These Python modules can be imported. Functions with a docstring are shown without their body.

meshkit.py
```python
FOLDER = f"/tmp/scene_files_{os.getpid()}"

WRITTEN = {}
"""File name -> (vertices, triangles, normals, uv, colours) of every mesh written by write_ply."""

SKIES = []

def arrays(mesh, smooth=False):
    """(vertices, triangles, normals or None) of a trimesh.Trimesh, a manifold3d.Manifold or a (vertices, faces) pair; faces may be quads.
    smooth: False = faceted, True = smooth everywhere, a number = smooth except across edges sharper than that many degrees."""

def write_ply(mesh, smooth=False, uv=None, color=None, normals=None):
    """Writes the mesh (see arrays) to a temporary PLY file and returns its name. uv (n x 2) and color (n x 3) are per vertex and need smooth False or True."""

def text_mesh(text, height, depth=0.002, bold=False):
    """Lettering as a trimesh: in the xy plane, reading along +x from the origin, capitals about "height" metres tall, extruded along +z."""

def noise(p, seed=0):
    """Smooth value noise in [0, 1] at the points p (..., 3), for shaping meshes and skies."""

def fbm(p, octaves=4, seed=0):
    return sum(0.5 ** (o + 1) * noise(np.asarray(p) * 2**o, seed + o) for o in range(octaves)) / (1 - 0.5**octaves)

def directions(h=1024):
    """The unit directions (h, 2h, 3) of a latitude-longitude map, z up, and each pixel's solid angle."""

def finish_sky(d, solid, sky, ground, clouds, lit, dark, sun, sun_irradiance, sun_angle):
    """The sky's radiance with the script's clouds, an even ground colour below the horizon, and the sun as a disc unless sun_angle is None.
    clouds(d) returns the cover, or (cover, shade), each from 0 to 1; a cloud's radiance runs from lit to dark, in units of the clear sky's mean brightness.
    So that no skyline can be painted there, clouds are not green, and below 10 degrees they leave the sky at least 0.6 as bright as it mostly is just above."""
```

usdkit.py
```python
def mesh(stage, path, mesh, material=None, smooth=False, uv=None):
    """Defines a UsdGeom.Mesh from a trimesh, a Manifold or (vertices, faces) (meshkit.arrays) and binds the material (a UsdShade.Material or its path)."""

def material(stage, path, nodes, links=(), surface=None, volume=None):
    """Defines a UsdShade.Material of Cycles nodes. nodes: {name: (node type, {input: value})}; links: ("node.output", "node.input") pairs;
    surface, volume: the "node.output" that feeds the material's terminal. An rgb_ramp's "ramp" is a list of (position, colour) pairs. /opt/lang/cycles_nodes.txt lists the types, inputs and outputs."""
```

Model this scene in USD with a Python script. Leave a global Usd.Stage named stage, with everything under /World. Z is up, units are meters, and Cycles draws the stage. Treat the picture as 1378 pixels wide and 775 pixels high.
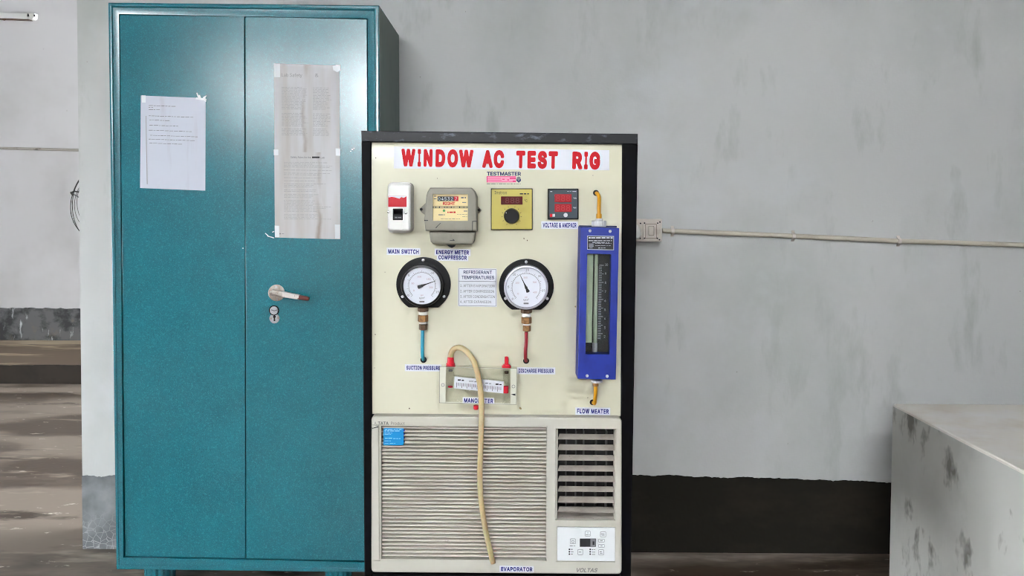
import math, random
import numpy as np
import trimesh, shapely
import shapely.geometry as sg
import shapely.affinity as sa
import meshkit, usdkit
from pxr import Usd, UsdGeom, UsdLux, Gf, Sdf

random.seed(7)
RNG = np.random.default_rng(7)
stage = Usd.Stage.CreateInMemory()
UsdGeom.SetStageUpAxis(stage, UsdGeom.Tokens.z)
UsdGeom.SetStageMetersPerUnit(stage, 1.0)
UsdGeom.Xform.Define(stage, '/World')

# ------------------------------------------------------------------ camera, sky, exposure
F_PX, PITCH, ROLL, CY, EYE = 1061.0, 0.0316, 0.0061, 312.24, np.array([0, 0, 1.38])
FWD = np.array([0, math.cos(PITCH), -math.sin(PITCH)])
_r = np.array([1.0, 0, 0]); _u = np.cross(_r, FWD)
RIGHT = _r * math.cos(ROLL) + _u * math.sin(ROLL)
UP = _u * math.cos(ROLL) - _r * math.sin(ROLL)
cam = UsdGeom.Camera.Define(stage, '/World/camera')
cam.CreateHorizontalApertureAttr(36.0)
cam.CreateVerticalApertureAttr(36.0 * 775 / 1378)
cam.CreateFocalLengthAttr(36.0 * F_PX / 1378)
cam.CreateVerticalApertureOffsetAttr(-(387.5 - CY) * 36.0 / 1378)
cam.CreateClippingRangeAttr(Gf.Vec2f(0.05, 200))
cam.AddTransformOp().Set(Gf.Matrix4d(*RIGHT, 0, *UP, 0, *(-FWD), 0, *EYE, 1))
cam.CreateExposureAttr(-1.5)
sky = UsdLux.DomeLight.Define(stage, '/World/sky')
sky.CreateIntensityAttr(36.0)
sky.CreateColorAttr(Gf.Vec3f(0.96, 1.0, 1.035))


# ------------------------------------------------------------------ helpers
def at(px, py, Y):
    """The point of the vertical plane y = Y that the photograph's pixel shows."""
    d = FWD * F_PX + RIGHT * (px - 689) - UP * (py - CY)
    return EYE + d * (Y / d[1])


def on_z(px, py, z):
    d = FWD * F_PX + RIGHT * (px - 689) - UP * (py - CY)
    return EYE + d * ((z - EYE[2]) / d[2])


def lin(c):
    c = np.asarray(c, float) / 255
    return tuple(np.where(c <= 0.04045, c / 12.92, ((c + 0.055) / 1.055) ** 2.4))


def cat(*ms):
    return trimesh.util.concatenate([m for m in ms if m is not None])


ROT = np.array([[1, 0, 0, 0], [0, 0, -1, 0], [0, 1, 0, 0], [0, 0, 0, 1.0]])   # z -> towards the camera (-y), y -> up


def box(x0, x1, y0, y1, z0, z1):
    m = trimesh.creation.box([x1 - x0, y1 - y0, z1 - z0])
    m.apply_translation([(x0 + x1) / 2, (y0 + y1) / 2, (z0 + z1) / 2])
    return m


def hull(pts):
    return trimesh.convex.convex_hull(np.asarray(pts, float))


def poly_xz(shape, Y):
    def f(c):
        return [tuple(at(x, y, Y)[[0, 2]]) for x, y in list(c)[:-1]]
    p = sg.Polygon(f(shape.exterior.coords), [f(i.coords) for i in shape.interiors])
    return p if p.is_valid else p.buffer(0)


def ext_xz(poly, yf, yb):
    """Extrudes a polygon of the x-z plane from yf (front) to yb (back)."""
    ps = getattr(poly, 'geoms', [poly])
    out = []
    for p in ps:
        m = trimesh.creation.extrude_polygon(p, yb - yf, engine='earcut')
        m.apply_transform(ROT)
        m.apply_translation([0, yb, 0])
        out.append(m)
    return cat(*out)


def ext(shape, yf, yb, bevel=0.0, Y=None):
    """A pixel-measured outline made solid between yf and yb; bevel (metres) rounds the front edge of a convex outline."""
    p = poly_xz(shape, yf if Y is None else Y)
    if not bevel:
        return ext_xz(p, yf, yb)
    pts = []
    for ins, dy in ((bevel, 0), (bevel * .5, bevel * .13), (bevel * .13, bevel * .5), (0, bevel)):
        q = p.buffer(-ins, join_style=1 if ins == 0 else 2) if ins else p
        pts += [(x, yf + dy, z) for x, z in q.exterior.coords]
    pts += [(x, yb, z) for x, z in p.exterior.coords]
    return hull(pts)


def rect(x0, y0, x1, y1, r=0, dy=0.0):
    """A rectangle of pixels; r rounds its corners, dy drops its right end."""
    b = sg.Polygon([(x0, y0), (x1, y0 + dy), (x1, y1 + dy), (x0, y1)])
    return b.buffer(-r).buffer(r, quad_segs=4) if r else b


def quad(*p):
    return sg.Polygon(p)


def circ(x, y, r, n=24):
    return sg.Point(x, y).buffer(r, quad_segs=max(2, n // 4))


def lathe(c, Y, profile, n=40):
    """Revolves (radius, towards-camera) pairs about the y axis through the pixel c on the plane Y."""
    m = trimesh.creation.revolve(np.asarray(profile, float), sections=n)
    m.apply_transform(ROT)
    o = at(*c, Y)
    m.apply_translation(o)
    return m


def lathe_z(o, profile, n=20, rot=0.0):
    m = trimesh.creation.revolve(np.asarray(profile, float), sections=n)
    m.apply_transform(trimesh.transformations.rotation_matrix(rot, [0, 0, 1]))
    m.apply_translation(o)
    return m


def smooth_path(pts, n=8):
    p = np.asarray(pts, float)
    p = np.vstack([2 * p[0] - p[1], p, 2 * p[-1] - p[-2]])
    out = []
    for i in range(1, len(p) - 2):
        for t in np.arange(n) / n:
            a, b, c, d = p[i - 1:i + 3]
            out.append(.5 * (2 * b + (c - a) * t + (2 * a - 5 * b + 4 * c - d) * t * t + (3 * b - a - 3 * c + d) * t ** 3))
    out.append(p[-2])
    return np.array(out)


def tube(pts, r, n=12, close=False):
    p = np.asarray(pts, float)
    rr = np.full(len(p), r) if np.ndim(r) == 0 else np.asarray(r)
    t = np.roll(p, -1, 0) - np.roll(p, 1, 0) if close else np.gradient(p, axis=0)
    t /= np.linalg.norm(t, axis=1, keepdims=True)
    nrm = np.cross(t[0], [0.3, 1, 0.2]); nrm /= np.linalg.norm(nrm)
    a = np.arange(n) / n * 2 * np.pi
    rings = []
    for i in range(len(p)):
        nrm = nrm - t[i] * (nrm @ t[i]); nrm /= np.linalg.norm(nrm)
        b = np.cross(t[i], nrm)
        rings.append(p[i] + rr[i] * (np.cos(a)[:, None] * nrm + np.sin(a)[:, None] * b))
    v = np.vstack(rings)
    f = []
    m = len(p)
    for i in range(m if close else m - 1):
        for j in range(n):
            q = [i * n + j, i * n + (j + 1) % n, ((i + 1) % m) * n + (j + 1) % n, ((i + 1) % m) * n + j]
            f += [[q[0], q[1], q[2]], [q[0], q[2], q[3]]]
    if not close:
        v = np.vstack([v, p[0], p[-1]])
        for j in range(n):
            f += [[len(v) - 2, (j + 1) % n, j], [len(v) - 1, (m - 1) * n + j, (m - 1) * n + (j + 1) % n]]
    out = trimesh.Trimesh(v, f, process=False)
    return out


def text(s, a, b, h, Y, bold=1, depth=0.0005, slant=0.0):
    """Lettering whose baseline runs from pixel a to pixel b on the plane Y, capitals h pixels tall, standing proud towards the camera."""
    m = meshkit.text_mesh(s, 1.0, 1.0, bold)
    v = np.array(m.vertices)
    A, B = at(*a, Y), at(*b, Y)
    e1 = (B - A) / np.linalg.norm(B - A); e2 = np.array([-e1[2], 0, e1[0]])
    v[:, 0] += slant * v[:, 1]
    v[:, 0] -= v[:, 0].min(); v[:, 0] *= np.linalg.norm(B - A) / v[:, 0].max()
    v[:, 1] *= h * Y / F_PX
    m.vertices = A + v[:, :1] * e1 + v[:, 1:2] * e2 + v[:, 2:] * depth * np.array([0, -1, 0])
    return m


def dashes(x0, x1, y, h, Y, seed, slope=0.0, cover=.82):
    """A line of print too small to read: word-like bars."""
    r = random.Random(seed); x = x0; out = []
    while x < x1 - 1:
        w = min(r.uniform(1.6, 6.5), x1 - x)
        hh = h * r.uniform(.65, 1)
        yy = y + slope * (x - x0)
        out.append(ext(rect(x, yy - hh / 2, x + w, yy + hh / 2), Y - .0003, Y))
        x += w + r.uniform(.7, 1.3)
    return cat(*out)


USED, BASE = {}, {}


def numbered(path):
    k = USED.get(path, 0); USED[path] = k + 1
    return path if k == 0 else f'{path}_{k:03d}'


def tag(p, label=None, category=None, group=None, kind=None):
    for k, v in (('label', label), ('category', category), ('group', group), ('kind', kind)):
        if v:
            p.SetCustomDataByKey(k, v)


def thing(name, label, category, loc, group=None, kind=None):
    path = numbered('/World/' + name)
    x = UsdGeom.Xform.Define(stage, path)
    x.AddTranslateOp().Set(Gf.Vec3d(*map(float, loc)))
    BASE[path] = np.asarray(loc, float)
    tag(x.GetPrim(), label, category, group, kind)
    return path


def part(name, m, mat, parent, label=None, kind=None, smooth=35):
    path = numbered(parent + '/' + name)
    m = m.copy(); m.apply_translation(-BASE['/'.join(path.split('/')[:3])])
    g = usdkit.mesh(stage, path, m, mat, smooth=smooth)
    tag(g.GetPrim(), label, kind=kind)
    return path


def struct(name, m, mat, label, category, smooth=35):
    path = numbered('/World/' + name); BASE[path] = np.zeros(3)
    g = usdkit.mesh(stage, path, m, mat, smooth=smooth)
    tag(g.GetPrim(), label, category, kind='structure')
    return path


# ------------------------------------------------------------------ materials
def M(name, c, rough=.5, layers=(), bump=0.0, bscale=60.0, bdist=.002, rough2=None, **kw):
    """Principled paint. layers: (colour, noise scale, low, high, (sx, sy, sz), detail) mixed over the base one after another where a noise runs from low to high."""
    nodes = {'p': ('principled_bsdf', {'base_color': lin(c), 'roughness': rough, **kw}), 'g': ('geometry', {})}
    links = []
    prev = None
    for i, (c2, sc, lo, hi, st, det) in enumerate(layers):
        nodes[f'm{i}'] = ('mapping', {'scale': st, 'location': (3.1 * i, 1.7 * i, 5.3 * i)})
        nodes[f'n{i}'] = ('noise_texture', {'scale': sc, 'detail': det, 'roughness': .6})
        nodes[f'r{i}'] = ('map_range', {'from_min': lo, 'from_max': hi, 'to_min': 0.0, 'to_max': 1.0, 'clamp': True})
        nodes[f'x{i}'] = ('mix', {'color1': lin(c), 'color2': lin(c2)})
        links += [('g.position', f'm{i}.vector'), (f'm{i}.vector', f'n{i}.vector'), (f'n{i}.fac', f'r{i}.value'), (f'r{i}.result', f'x{i}.fac')]
        if prev:
            links.append((prev, f'x{i}.color1'))
        prev = f'x{i}.color'
        if i == 0 and rough2 is not None:
            nodes['rr'] = ('map_range', {'from_min': 0.0, 'from_max': 1.0, 'to_min': rough, 'to_max': rough2})
            links += [('r0.result', 'rr.value'), ('rr.result', 'p.roughness')]
    if prev:
        links.append((prev, 'p.base_color'))
    if bump:
        nodes['bn'] = ('noise_texture', {'scale': bscale, 'detail': 3})
        nodes['b'] = ('bump', {'strength': bump, 'distance': bdist})
        links += [('g.position', 'bn.vector'), ('bn.fac', 'b.height'), ('b.normal', 'p.normal')]
    return usdkit.material(stage, '/World/Looks/' + name, nodes, links, surface='p.BSDF')


ISO = (1, 1, 1)
wall_white = M('wall_whitewash', (206, 206, 205), .85, [((188, 191, 188), 1.3, .48, .7, (1, 1, .8), 6), ((180, 184, 180), 4.5, .58, .76, (1.6, 1, .5), 5), ((211, 212, 214), 2.1, .55, .75, ISO, 4), ((150, 146, 140), 34, .785, .81, ISO, 2)], bump=.25, bscale=90)
far_white = M('far_wall_paint', (214, 212, 214), .85, [((198, 196, 196), 1.1, .5, .75, ISO, 5), ((150, 146, 142), 7, .74, .8, ISO, 3)], bump=.2, bscale=50)
black_skirt = M('black_skirting_paint', (30, 28, 24), .8, [((42, 37, 32), 3, .5, .75, (1, 1, 2), 6), ((100, 94, 86), 26, .74, .8, (.5, 1, 1), 5)], bump=.3, bscale=70, specular_ior_level=.15)
def cracked():
    """Grey cement skirting with pale crackle near the floor."""
    n = {'g': ('geometry', {}), 'p': ('principled_bsdf', {'roughness': .8}),
         'nz': ('noise_texture', {'scale': 11, 'detail': 6}), 'r': ('rgb_ramp', {'ramp': [(.3, lin((92, 95, 98))), (.7, lin((138, 141, 143)))]}),
         'v': ('voronoi_texture', {'feature': 'distance_to_edge', 'scale': 42}), 'vr': ('map_range', {'from_min': .05, 'from_max': .0, 'to_min': 0, 'to_max': .8, 'clamp': True}),
         's': ('separate_xyz', {}), 'zr': ('map_range', {'from_min': .16, 'from_max': .03, 'to_min': 0, 'to_max': 1, 'clamp': True}), 'mu': ('math', {'math_type': 'multiply'}),
         'x': ('mix', {'color2': lin((178, 180, 180))})}
    l = [('g.position', 'nz.vector'), ('nz.fac', 'r.fac'), ('g.position', 'v.vector'), ('v.distance', 'vr.value'), ('g.position', 's.vector'), ('s.z', 'zr.value'),
         ('zr.result', 'mu.value1'), ('vr.result', 'mu.value2'), ('mu.value', 'x.fac'), ('r.color', 'x.color1'), ('x.color', 'p.base_color')]
    return usdkit.material(stage, '/World/Looks/grey_cracked_skirting', n, l, surface='p.BSDF')
grey_skirt = cracked()
far_skirt = M('far_plinth_cement', (86, 86, 87), .85, [((42, 43, 45), 5, .46, .58, (1, 1, 1.2), 7), ((176, 178, 182), 9, .62, .72, (2.2, 1, .7), 6), ((112, 98, 78), 3, .56, .72, ISO, 4)], bump=.5, bscale=30)
floor_mat = M('wet_concrete_floor', (132, 120, 110), .62, [((72, 59, 47), 1.25, .47, .56, (.5, 1.6, 1), 6), ((178, 166, 150), 1.7, .55, .64, (.45, 1.9, 1), 6), ((58, 47, 37), 2.8, .58, .66, (.5, 1.7, 1), 6), ((206, 198, 186), 18, .65, .72, (.6, 1.4, 1), 5)], bump=.35, bscale=25, rough2=.35)
step_mat = M('ledge_cement', (160, 144, 122), .7, [((84, 68, 52), 1.3, .46, .54, (.5, 2.2, 3), 5), ((66, 54, 42), 3, .58, .66, (.5, 2, 1), 4)], bump=.3, bscale=30)
riser_mat = M('ledge_riser_cement', (44, 37, 31), .85, [((28, 24, 21), 4, .45, .62, ISO, 6), ((96, 86, 74), 18, .66, .74, ISO, 3)], bump=.3, bscale=30)  # darker than the ledge top
ceil_mat = M('ceiling_whitewash', (128, 130, 126), .9)
block_side = M('plinth_whitewash', (212, 212, 207), .85, [((182, 184, 178), 2.4, .5, .72, (1, 1, .7), 6), ((124, 122, 116), 6.5, .56, .66, (1, 1.3, .75), 4), ((220, 220, 217), 3.4, .55, .75, ISO, 4)], bump=.3, bscale=60)
block_top = M('plinth_cement_top', (244, 239, 231), .75, [((228, 217, 203), 3, .5, .7, ISO, 6), ((248, 246, 245), 2.2, .55, .72, (.6, 1, 1), 5)], bump=.3, bscale=60)
teal = M('teal_hammertone_paint', (8, 106, 121), .2, [((6, 98, 113), 7, .4, .7, ISO, 5), ((28, 128, 141), 300, .52, .72, ISO, 1), ((8, 86, 100), 330, .54, .74, ISO, 1), ((14, 84, 98), 30, .72, .78, ISO, 3)], bump=.16, bscale=330, bdist=.001, specular_ior_level=1.1)
teal_dark = M('teal_door_edge_shadow_gap', (14, 40, 46), .6)
paper = M('aged_paper', (208, 208, 212), .7, [((190, 184, 178), 7, .52, .72, (2.2, 1, .35), 4), ((160, 147, 138), 5, .62, .78, (3, 1, .3), 3)])
paper_blue = M('fresh_paper', (205, 209, 222), .7, [((192, 192, 204), 9, .55, .75, (2.4, 1, .3), 4)])
tape = M('clear_tape', (236, 240, 244), .25)
ink = M('grey_print', (120, 120, 124), .7)
ink_faint = M('faint_print', (158, 158, 160), .7)
ink_black = M('black_print', (28, 28, 32), .6)
matt_black = M('matt_black_plastic', (6, 6, 7), .6, specular_ior_level=.08)
steel = M('worn_steel', (190, 182, 174), .35, [((150, 132, 118), 60, .5, .7, ISO, 4)], metallic=.8)
alu = M('bright_aluminium', (214, 216, 222), .3, metallic=.6)
chrome = M('polished_metal', (205, 205, 205), .22, metallic=1.0)
bright = M('bright_screw', (214, 214, 216), .35, metallic=.25)
tape_wrap = M('wrapped_white_tape', (214, 206, 200), .5, [((130, 90, 80), 120, .6, .7, ISO, 3)])
oxblood = M('dark_red_grip', (92, 34, 28), .45)
blackp = M('black_frame_paint', (13, 13, 15), .42, [((15, 16, 22), 12, .45, .7, ISO, 5), ((80, 84, 90), 42, .72, .78, (1, 1, 1.5), 6)], bump=.2, bscale=150, specular_ior_level=.05)
black_chip = M('chipped_black_paint', (17, 18, 23), .4, [((80, 86, 98), 26, .56, .7, (1, 1, 2), 6)], bump=.2, bscale=150, specular_ior_level=.3)
cream = M('cream_panel_paint', (223, 219, 197), .22, [((216, 212, 187), 2.2, .45, .7, ISO, 4), ((150, 130, 90), 45, .79, .81, ISO, 2)])
sticker_w = M('white_sticker', (226, 228, 236), .45)
red_l = M('red_letter', (196, 14, 30), .5, specular_ior_level=.2)
blue_l = M('blue_letter', (22, 24, 112), .6, specular_ior_level=.2)
navy_l = M('navy_letter', (34, 44, 92), .5)
pink_l = M('pink_print', (226, 64, 128), .5)
pink_pale = M('pale_pink_print', (244, 150, 182), .5)
white_pl = M('white_plastic', (236, 234, 230), .35)
ivory_pl = M('ivory_plastic', (222, 212, 204), .45, [((188, 172, 160), 20, .55, .75, ISO, 5)])
red_win = M('red_label', (190, 8, 32), .35, specular_ior_level=.3)
black_pl = M('black_plastic', (13, 13, 15), .4, specular_ior_level=.2)
black_gl = M('black_enamel', (9, 9, 12), .3, specular_ior_level=.25)
grey_meter = M('grey_meter_enamel', (140, 136, 124), .5, [((124, 120, 108), 8, .5, .7, ISO, 5), ((70, 66, 60), 70, .76, .8, ISO, 3)])
meter_face = M('cream_meter_face', (236, 214, 158), .4)
green_l = M('green_print', (60, 130, 60), .5)
yellow_face = M('ochre_face', (194, 178, 82), .4)
dark_red = M('dark_red_window', (86, 12, 16), .12)
seg_red = M('unlit_red_segment', (100, 19, 22), .3)
slate = M('slate_plastic', (48, 60, 70), .35)
red_disp = M('red_display_window', (156, 14, 30), .2)
seg_disp = M('red_display_segment', (172, 26, 40), .3)
blue_box = M('blue_enamel', (18, 43, 142), .4, [((14, 36, 122), 14, .5, .75, ISO, 4)])
blue_dark = M('dark_blue_back_plate', (22, 30, 78), .5)
dark_int = M('dark_interior', (20, 21, 22), .6)
scale_black = M('black_scale_plate', (34, 37, 38), .3)
green_glass = M('pale_green_backing', (178, 192, 166), .3)
tube_white = M('metering_tube', (178, 190, 168), .1, specular_ior_level=.8)
brass = M('aged_brass', (150, 112, 74), .4, [((98, 70, 46), 90, .5, .7, ISO, 3)], metallic=.7)
bronze = M('dark_bronze', (92, 72, 56), .45, metallic=.6)
ptfe = M('white_thread_tape', (236, 234, 228), .6)
tube_blue = M('blue_painted_tube', (52, 150, 176), .35)
tube_red = M('red_painted_tube', (140, 24, 38), .3)
tube_yel = M('yellow_painted_tube', (214, 152, 24), .35)
dial_white = M('dial_white', (226, 228, 238), .35)
dial_red = M('dial_red_print', (176, 130, 140), .5)
red_pl = M('red_plastic', (214, 24, 48), .35)
red_fluid = M('red_fluid', (226, 30, 60), .15)
hose_m = M('amber_rubber_hose', (200, 178, 138), .38, [((184, 160, 120), 18, .45, .7, ISO, 3)], subsurface_weight=.25, subsurface_scale=.01)

ac_cream = M('ivory_ac_plastic', (203, 200, 189), .42, [((196, 190, 174), 3, .52, .75, ISO, 5), ((120, 104, 84), 55, .74, .8, ISO, 4)])
ac_dirty = M('dusty_ac_slat', (222, 215, 204), .6, [((204, 194, 182), 5, .48, .75, (1, 1, 1.2), 3), ((140, 122, 106), 60, .70, .78, (.6, 1, 1), 3)])
ac_vane = M('dusty_louvre', (184, 176, 166), .65, [((150, 140, 130), 14, .45, .7, ISO, 5), ((86, 76, 68), 90, .66, .74, ISO, 4)])
filt = M('dusty_filter', (120, 108, 98), .9, [((80, 70, 62), 20, .45, .65, ISO, 5)])
duct = M('dark_duct', (40, 38, 38), .7)
inner_v = M('inner_vane', (92, 90, 90), .6)
ac_panel_w = M('white_control_plate', (236, 239, 241), .35)
blue_st = M('bright_blue_sticker', (0, 138, 204), .4)
blue_edge = M('curled_sticker_edge', (24, 44, 128), .5)
cyan_l = M('pale_blue_print', (150, 214, 246), .5)
grey_l = M('grey_letter', (118, 116, 112), .5)
conduit_m = M('ivory_conduit', (206, 198, 182), .5, [((176, 166, 148), 9, .5, .7, (.4, 1, 1), 5), ((90, 80, 68), 50, .7, .76, ISO, 4)])
conduit_g = M('dusty_grey_conduit', (168, 162, 154), .6, [((110, 104, 96), 12, .55, .7, ISO, 4)])
batten = M('white_batten', (226, 226, 224), .4)
wire_m = M('black_wire', (26, 24, 24), .5)

def clear(name, tint, rough, haze=None):
    n = {'t': ('transparent_bsdf', {'color': tint}), 'gl': ('glossy_bsdf', {'roughness': rough, 'color': (.9, .9, .9)}), 'm': ('mix_closure', {'fac': .05})}
    l = [('t.BSDF', 'm.closure1'), ('gl.BSDF', 'm.closure2')]
    return usdkit.material(stage, '/World/Looks/' + name, n, l, surface='m.closure')


acrylic = clear('clear_acrylic', (.965, .968, .95), .06)
acrylic_edge = M('painted_acrylic_edge', (220, 219, 203), .3)  # opaque pale colour paints the bright edges of the clear block

# ------------------------------------------------------------------ the setting
YW = 3.122                                   # face of the near wall
xl = float(at(108, 400, YW)[0])              # its free left end
XR, ZC, YB = 4.6, 3.7, -4.2                  # right wall, ceiling, wall behind the camera
XO = -5.35
step_y = float(on_z(50, 516.5, 0)[1])
step_h = float(at(50, 491, step_y)[2])
far_y = float(on_z(50, 457.5, step_h)[1])
struct('floor', box(XO - 4, XR + .3, YB - 6, step_y + .02, -.2, 0), floor_mat, 'wet brown-grey concrete floor with pale sandy streaks', 'floor')
struct('wall_back', box(xl, XR, YW, YW + .24, 0, ZC), wall_white, 'blotchy whitewashed wall behind the blue-green cupboard and the test rig', 'wall')
struct('wall_right', box(XR, XR + .24, YB, YW + .24, 0, ZC), wall_white, 'whitewashed wall on the right side of the room', 'wall')
def pierced(m, holes):
    for h in holes:
        m = trimesh.boolean.difference([m, box(*h)], engine='manifold')
    return m


wb = pierced(box(XO, XR, YB - .24, YB, 0, ZC), [(x0, x1, YB - .5, YB + .3, z0, z1) for x0, x1, z0, z1 in ((-3.3, -2.7, 2.5, 3.0), (-1.9, .1, 2.35, 3.1))])
struct('wall_front', wb, wall_white, 'whitewashed wall with open windows behind the camera', 'wall', smooth=False)
wl = pierced(box(XO - .24, XO, YB - .24, far_y + .24, 0, ZC), [(XO - .5, XO + .3, -.5, 1.4, .03, 1.15)])  # unseen wall added to limit the sky; low opening brightens the near wall
struct('wall_left', wl, wall_white, 'unseen whitewashed wall at the far left with a low opening, added for the light', 'wall', smooth=False)
struct('ceiling', pierced(box(XO - .24, XR + .24, YB - .24, far_y + .24, ZC, ZC + .15), [(x0, x1, y0, y1, ZC - .1, ZC + .3) for x0, x1, y0, y1 in ((-2.25, -1.5, -2.2, -.9), (.9, 1.9, -2.1, -.8))]), ceil_mat, 'flat whitewashed ceiling slab with skylights added for overhead light', 'ceiling', smooth=False)  # skylight openings added and sized to light plinth and rig from above
struct('wall_far', box(XO, XR, far_y, far_y + .24, 0, ZC), far_white, 'pale far wall seen past the free left edge of the near wall', 'wall')


def ragged(x0, x1, ztop, n, amp, seed):
    r = np.random.default_rng(seed)
    xs = np.linspace(x0, x1, n)
    zs = np.array([ztop(x) for x in xs]) + amp * (meshkit.fbm(np.stack([xs * 14, xs * 0 + seed, xs * 0], -1), 4, seed) - .5) * 2 + r.normal(0, amp * .15, n)
    return sg.Polygon([(x0, 0.0)] + [(x1, 0.0)] + list(zip(xs[::-1], zs[::-1])))


p0, p1 = at(853, 638.5, YW), at(1200, 648.5, YW)
slope = (p1[2] - p0[2]) / (p1[0] - p0[0])
struct('baseboard_right', ext_xz(ragged(-.2, float(p1[0]) + .6, lambda x: p0[2] + slope * (x - p0[0]), 260, .006, 3), YW - .003, YW), black_skirt, 'black painted skirting band along the wall between the rig and the masonry plinth', 'skirting')
zl = float(at(130, 640, YW)[2])
struct('baseboard_left', ext_xz(ragged(xl, -.9, lambda x: zl, 160, .006, 5), YW - .003, YW), grey_skirt, 'grey crackled skirting at the free end of the near wall', 'skirting')
zf = float(at(50, 414.5, far_y)[2])
struct('baseboard_far', sa_mesh := ext_xz(sa.translate(ragged(XO, XR, lambda x: zf - step_h, 500, .01, 9), 0, step_h), far_y - .012, far_y), far_skirt, 'weathered grey plinth band along the foot of the far wall', 'skirting')
struct('ledge', box(XO, XR, step_y + .012, far_y, 0, step_h), step_mat, 'raised cement ledge with sandy streaks along the far wall', 'ledge')
rz = ragged(XO, XR, lambda x: step_h - .002, 400, .006, 11)
struct('ledge_riser', ext_xz(rz, step_y, step_y + .012), riser_mat, 'dark riser of the raised cement ledge', 'ledge')

# masonry plinth on the right
bl = at(1203, 543, 3.06)
YK = 2.86
zt = float(at(1203, 543.5, YK)[2]); bx = float(at(1201.3, 560, YK)[0])
T = thing('masonry_plinth', 'whitewashed masonry plinth with stained side and worn cream cement top standing before the wall', 'plinth', (bx + .8, 2.2, 0))
b = hull([(x, y, z) for x in (bx, bx + 1.7) for y in (1.1, YK) for z in (0, zt - .009)])
part('body', b, block_side, T)
tp = hull([(x + s * dx, y, z) for x, s in ((bx, 1), (bx + 1.7, -1)) for y in (1.1, YK) for dx, z in ((.001, zt - .009), (.002, zt - .003), (.006, zt))])
part('top_slab', tp, block_top, T, 'worn cream cement top with rounded edge')

# ------------------------------------------------------------------ steel cupboard
YC = 2.65
O = [(145, 3), (509.8, 6.8), (513.5, 770.3), (156.5, 766)]
I = [(160, 19), (494.3, 25), (499.5, 755.5), (167.5, 749)]
T = thing('steel_cupboard', 'tall blue-green two-door steel cupboard with paper notices taped on its doors', 'cupboard', (float(at(330, 700, YC)[0]), YC + .23, 0))


def loops_mesh(loops, caps=(True, True)):
    n = len(loops[0]); v = np.vstack(loops); f = []
    for i in range(len(loops) - 1):
        for j in range(n):
            a, b2, c, d = i * n + j, i * n + (j + 1) % n, (i + 1) * n + (j + 1) % n, (i + 1) * n + j
            f += [[a, b2, c], [a, c, d]]
    if caps[0]:
        f += [[0, j + 1, j] for j in range(1, n - 1)]
    if caps[1]:
        k = (len(loops) - 1) * n
        f += [[k, k + j, k + j + 1] for j in range(1, n - 1)]
    m = trimesh.Trimesh(v, f, process=False); m.fix_normals()
    return m


Ow = np.array([at(*p, YC) for p in O]); Iw = np.array([at(*p, YC + .012) for p in I])


def lp(t, y):
    q = Ow + (Iw - Ow) * t
    q[:, 1] = y
    if y < YC + .04:
        q[2:, 1] = YC + (y - YC) * .3
    return q


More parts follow.
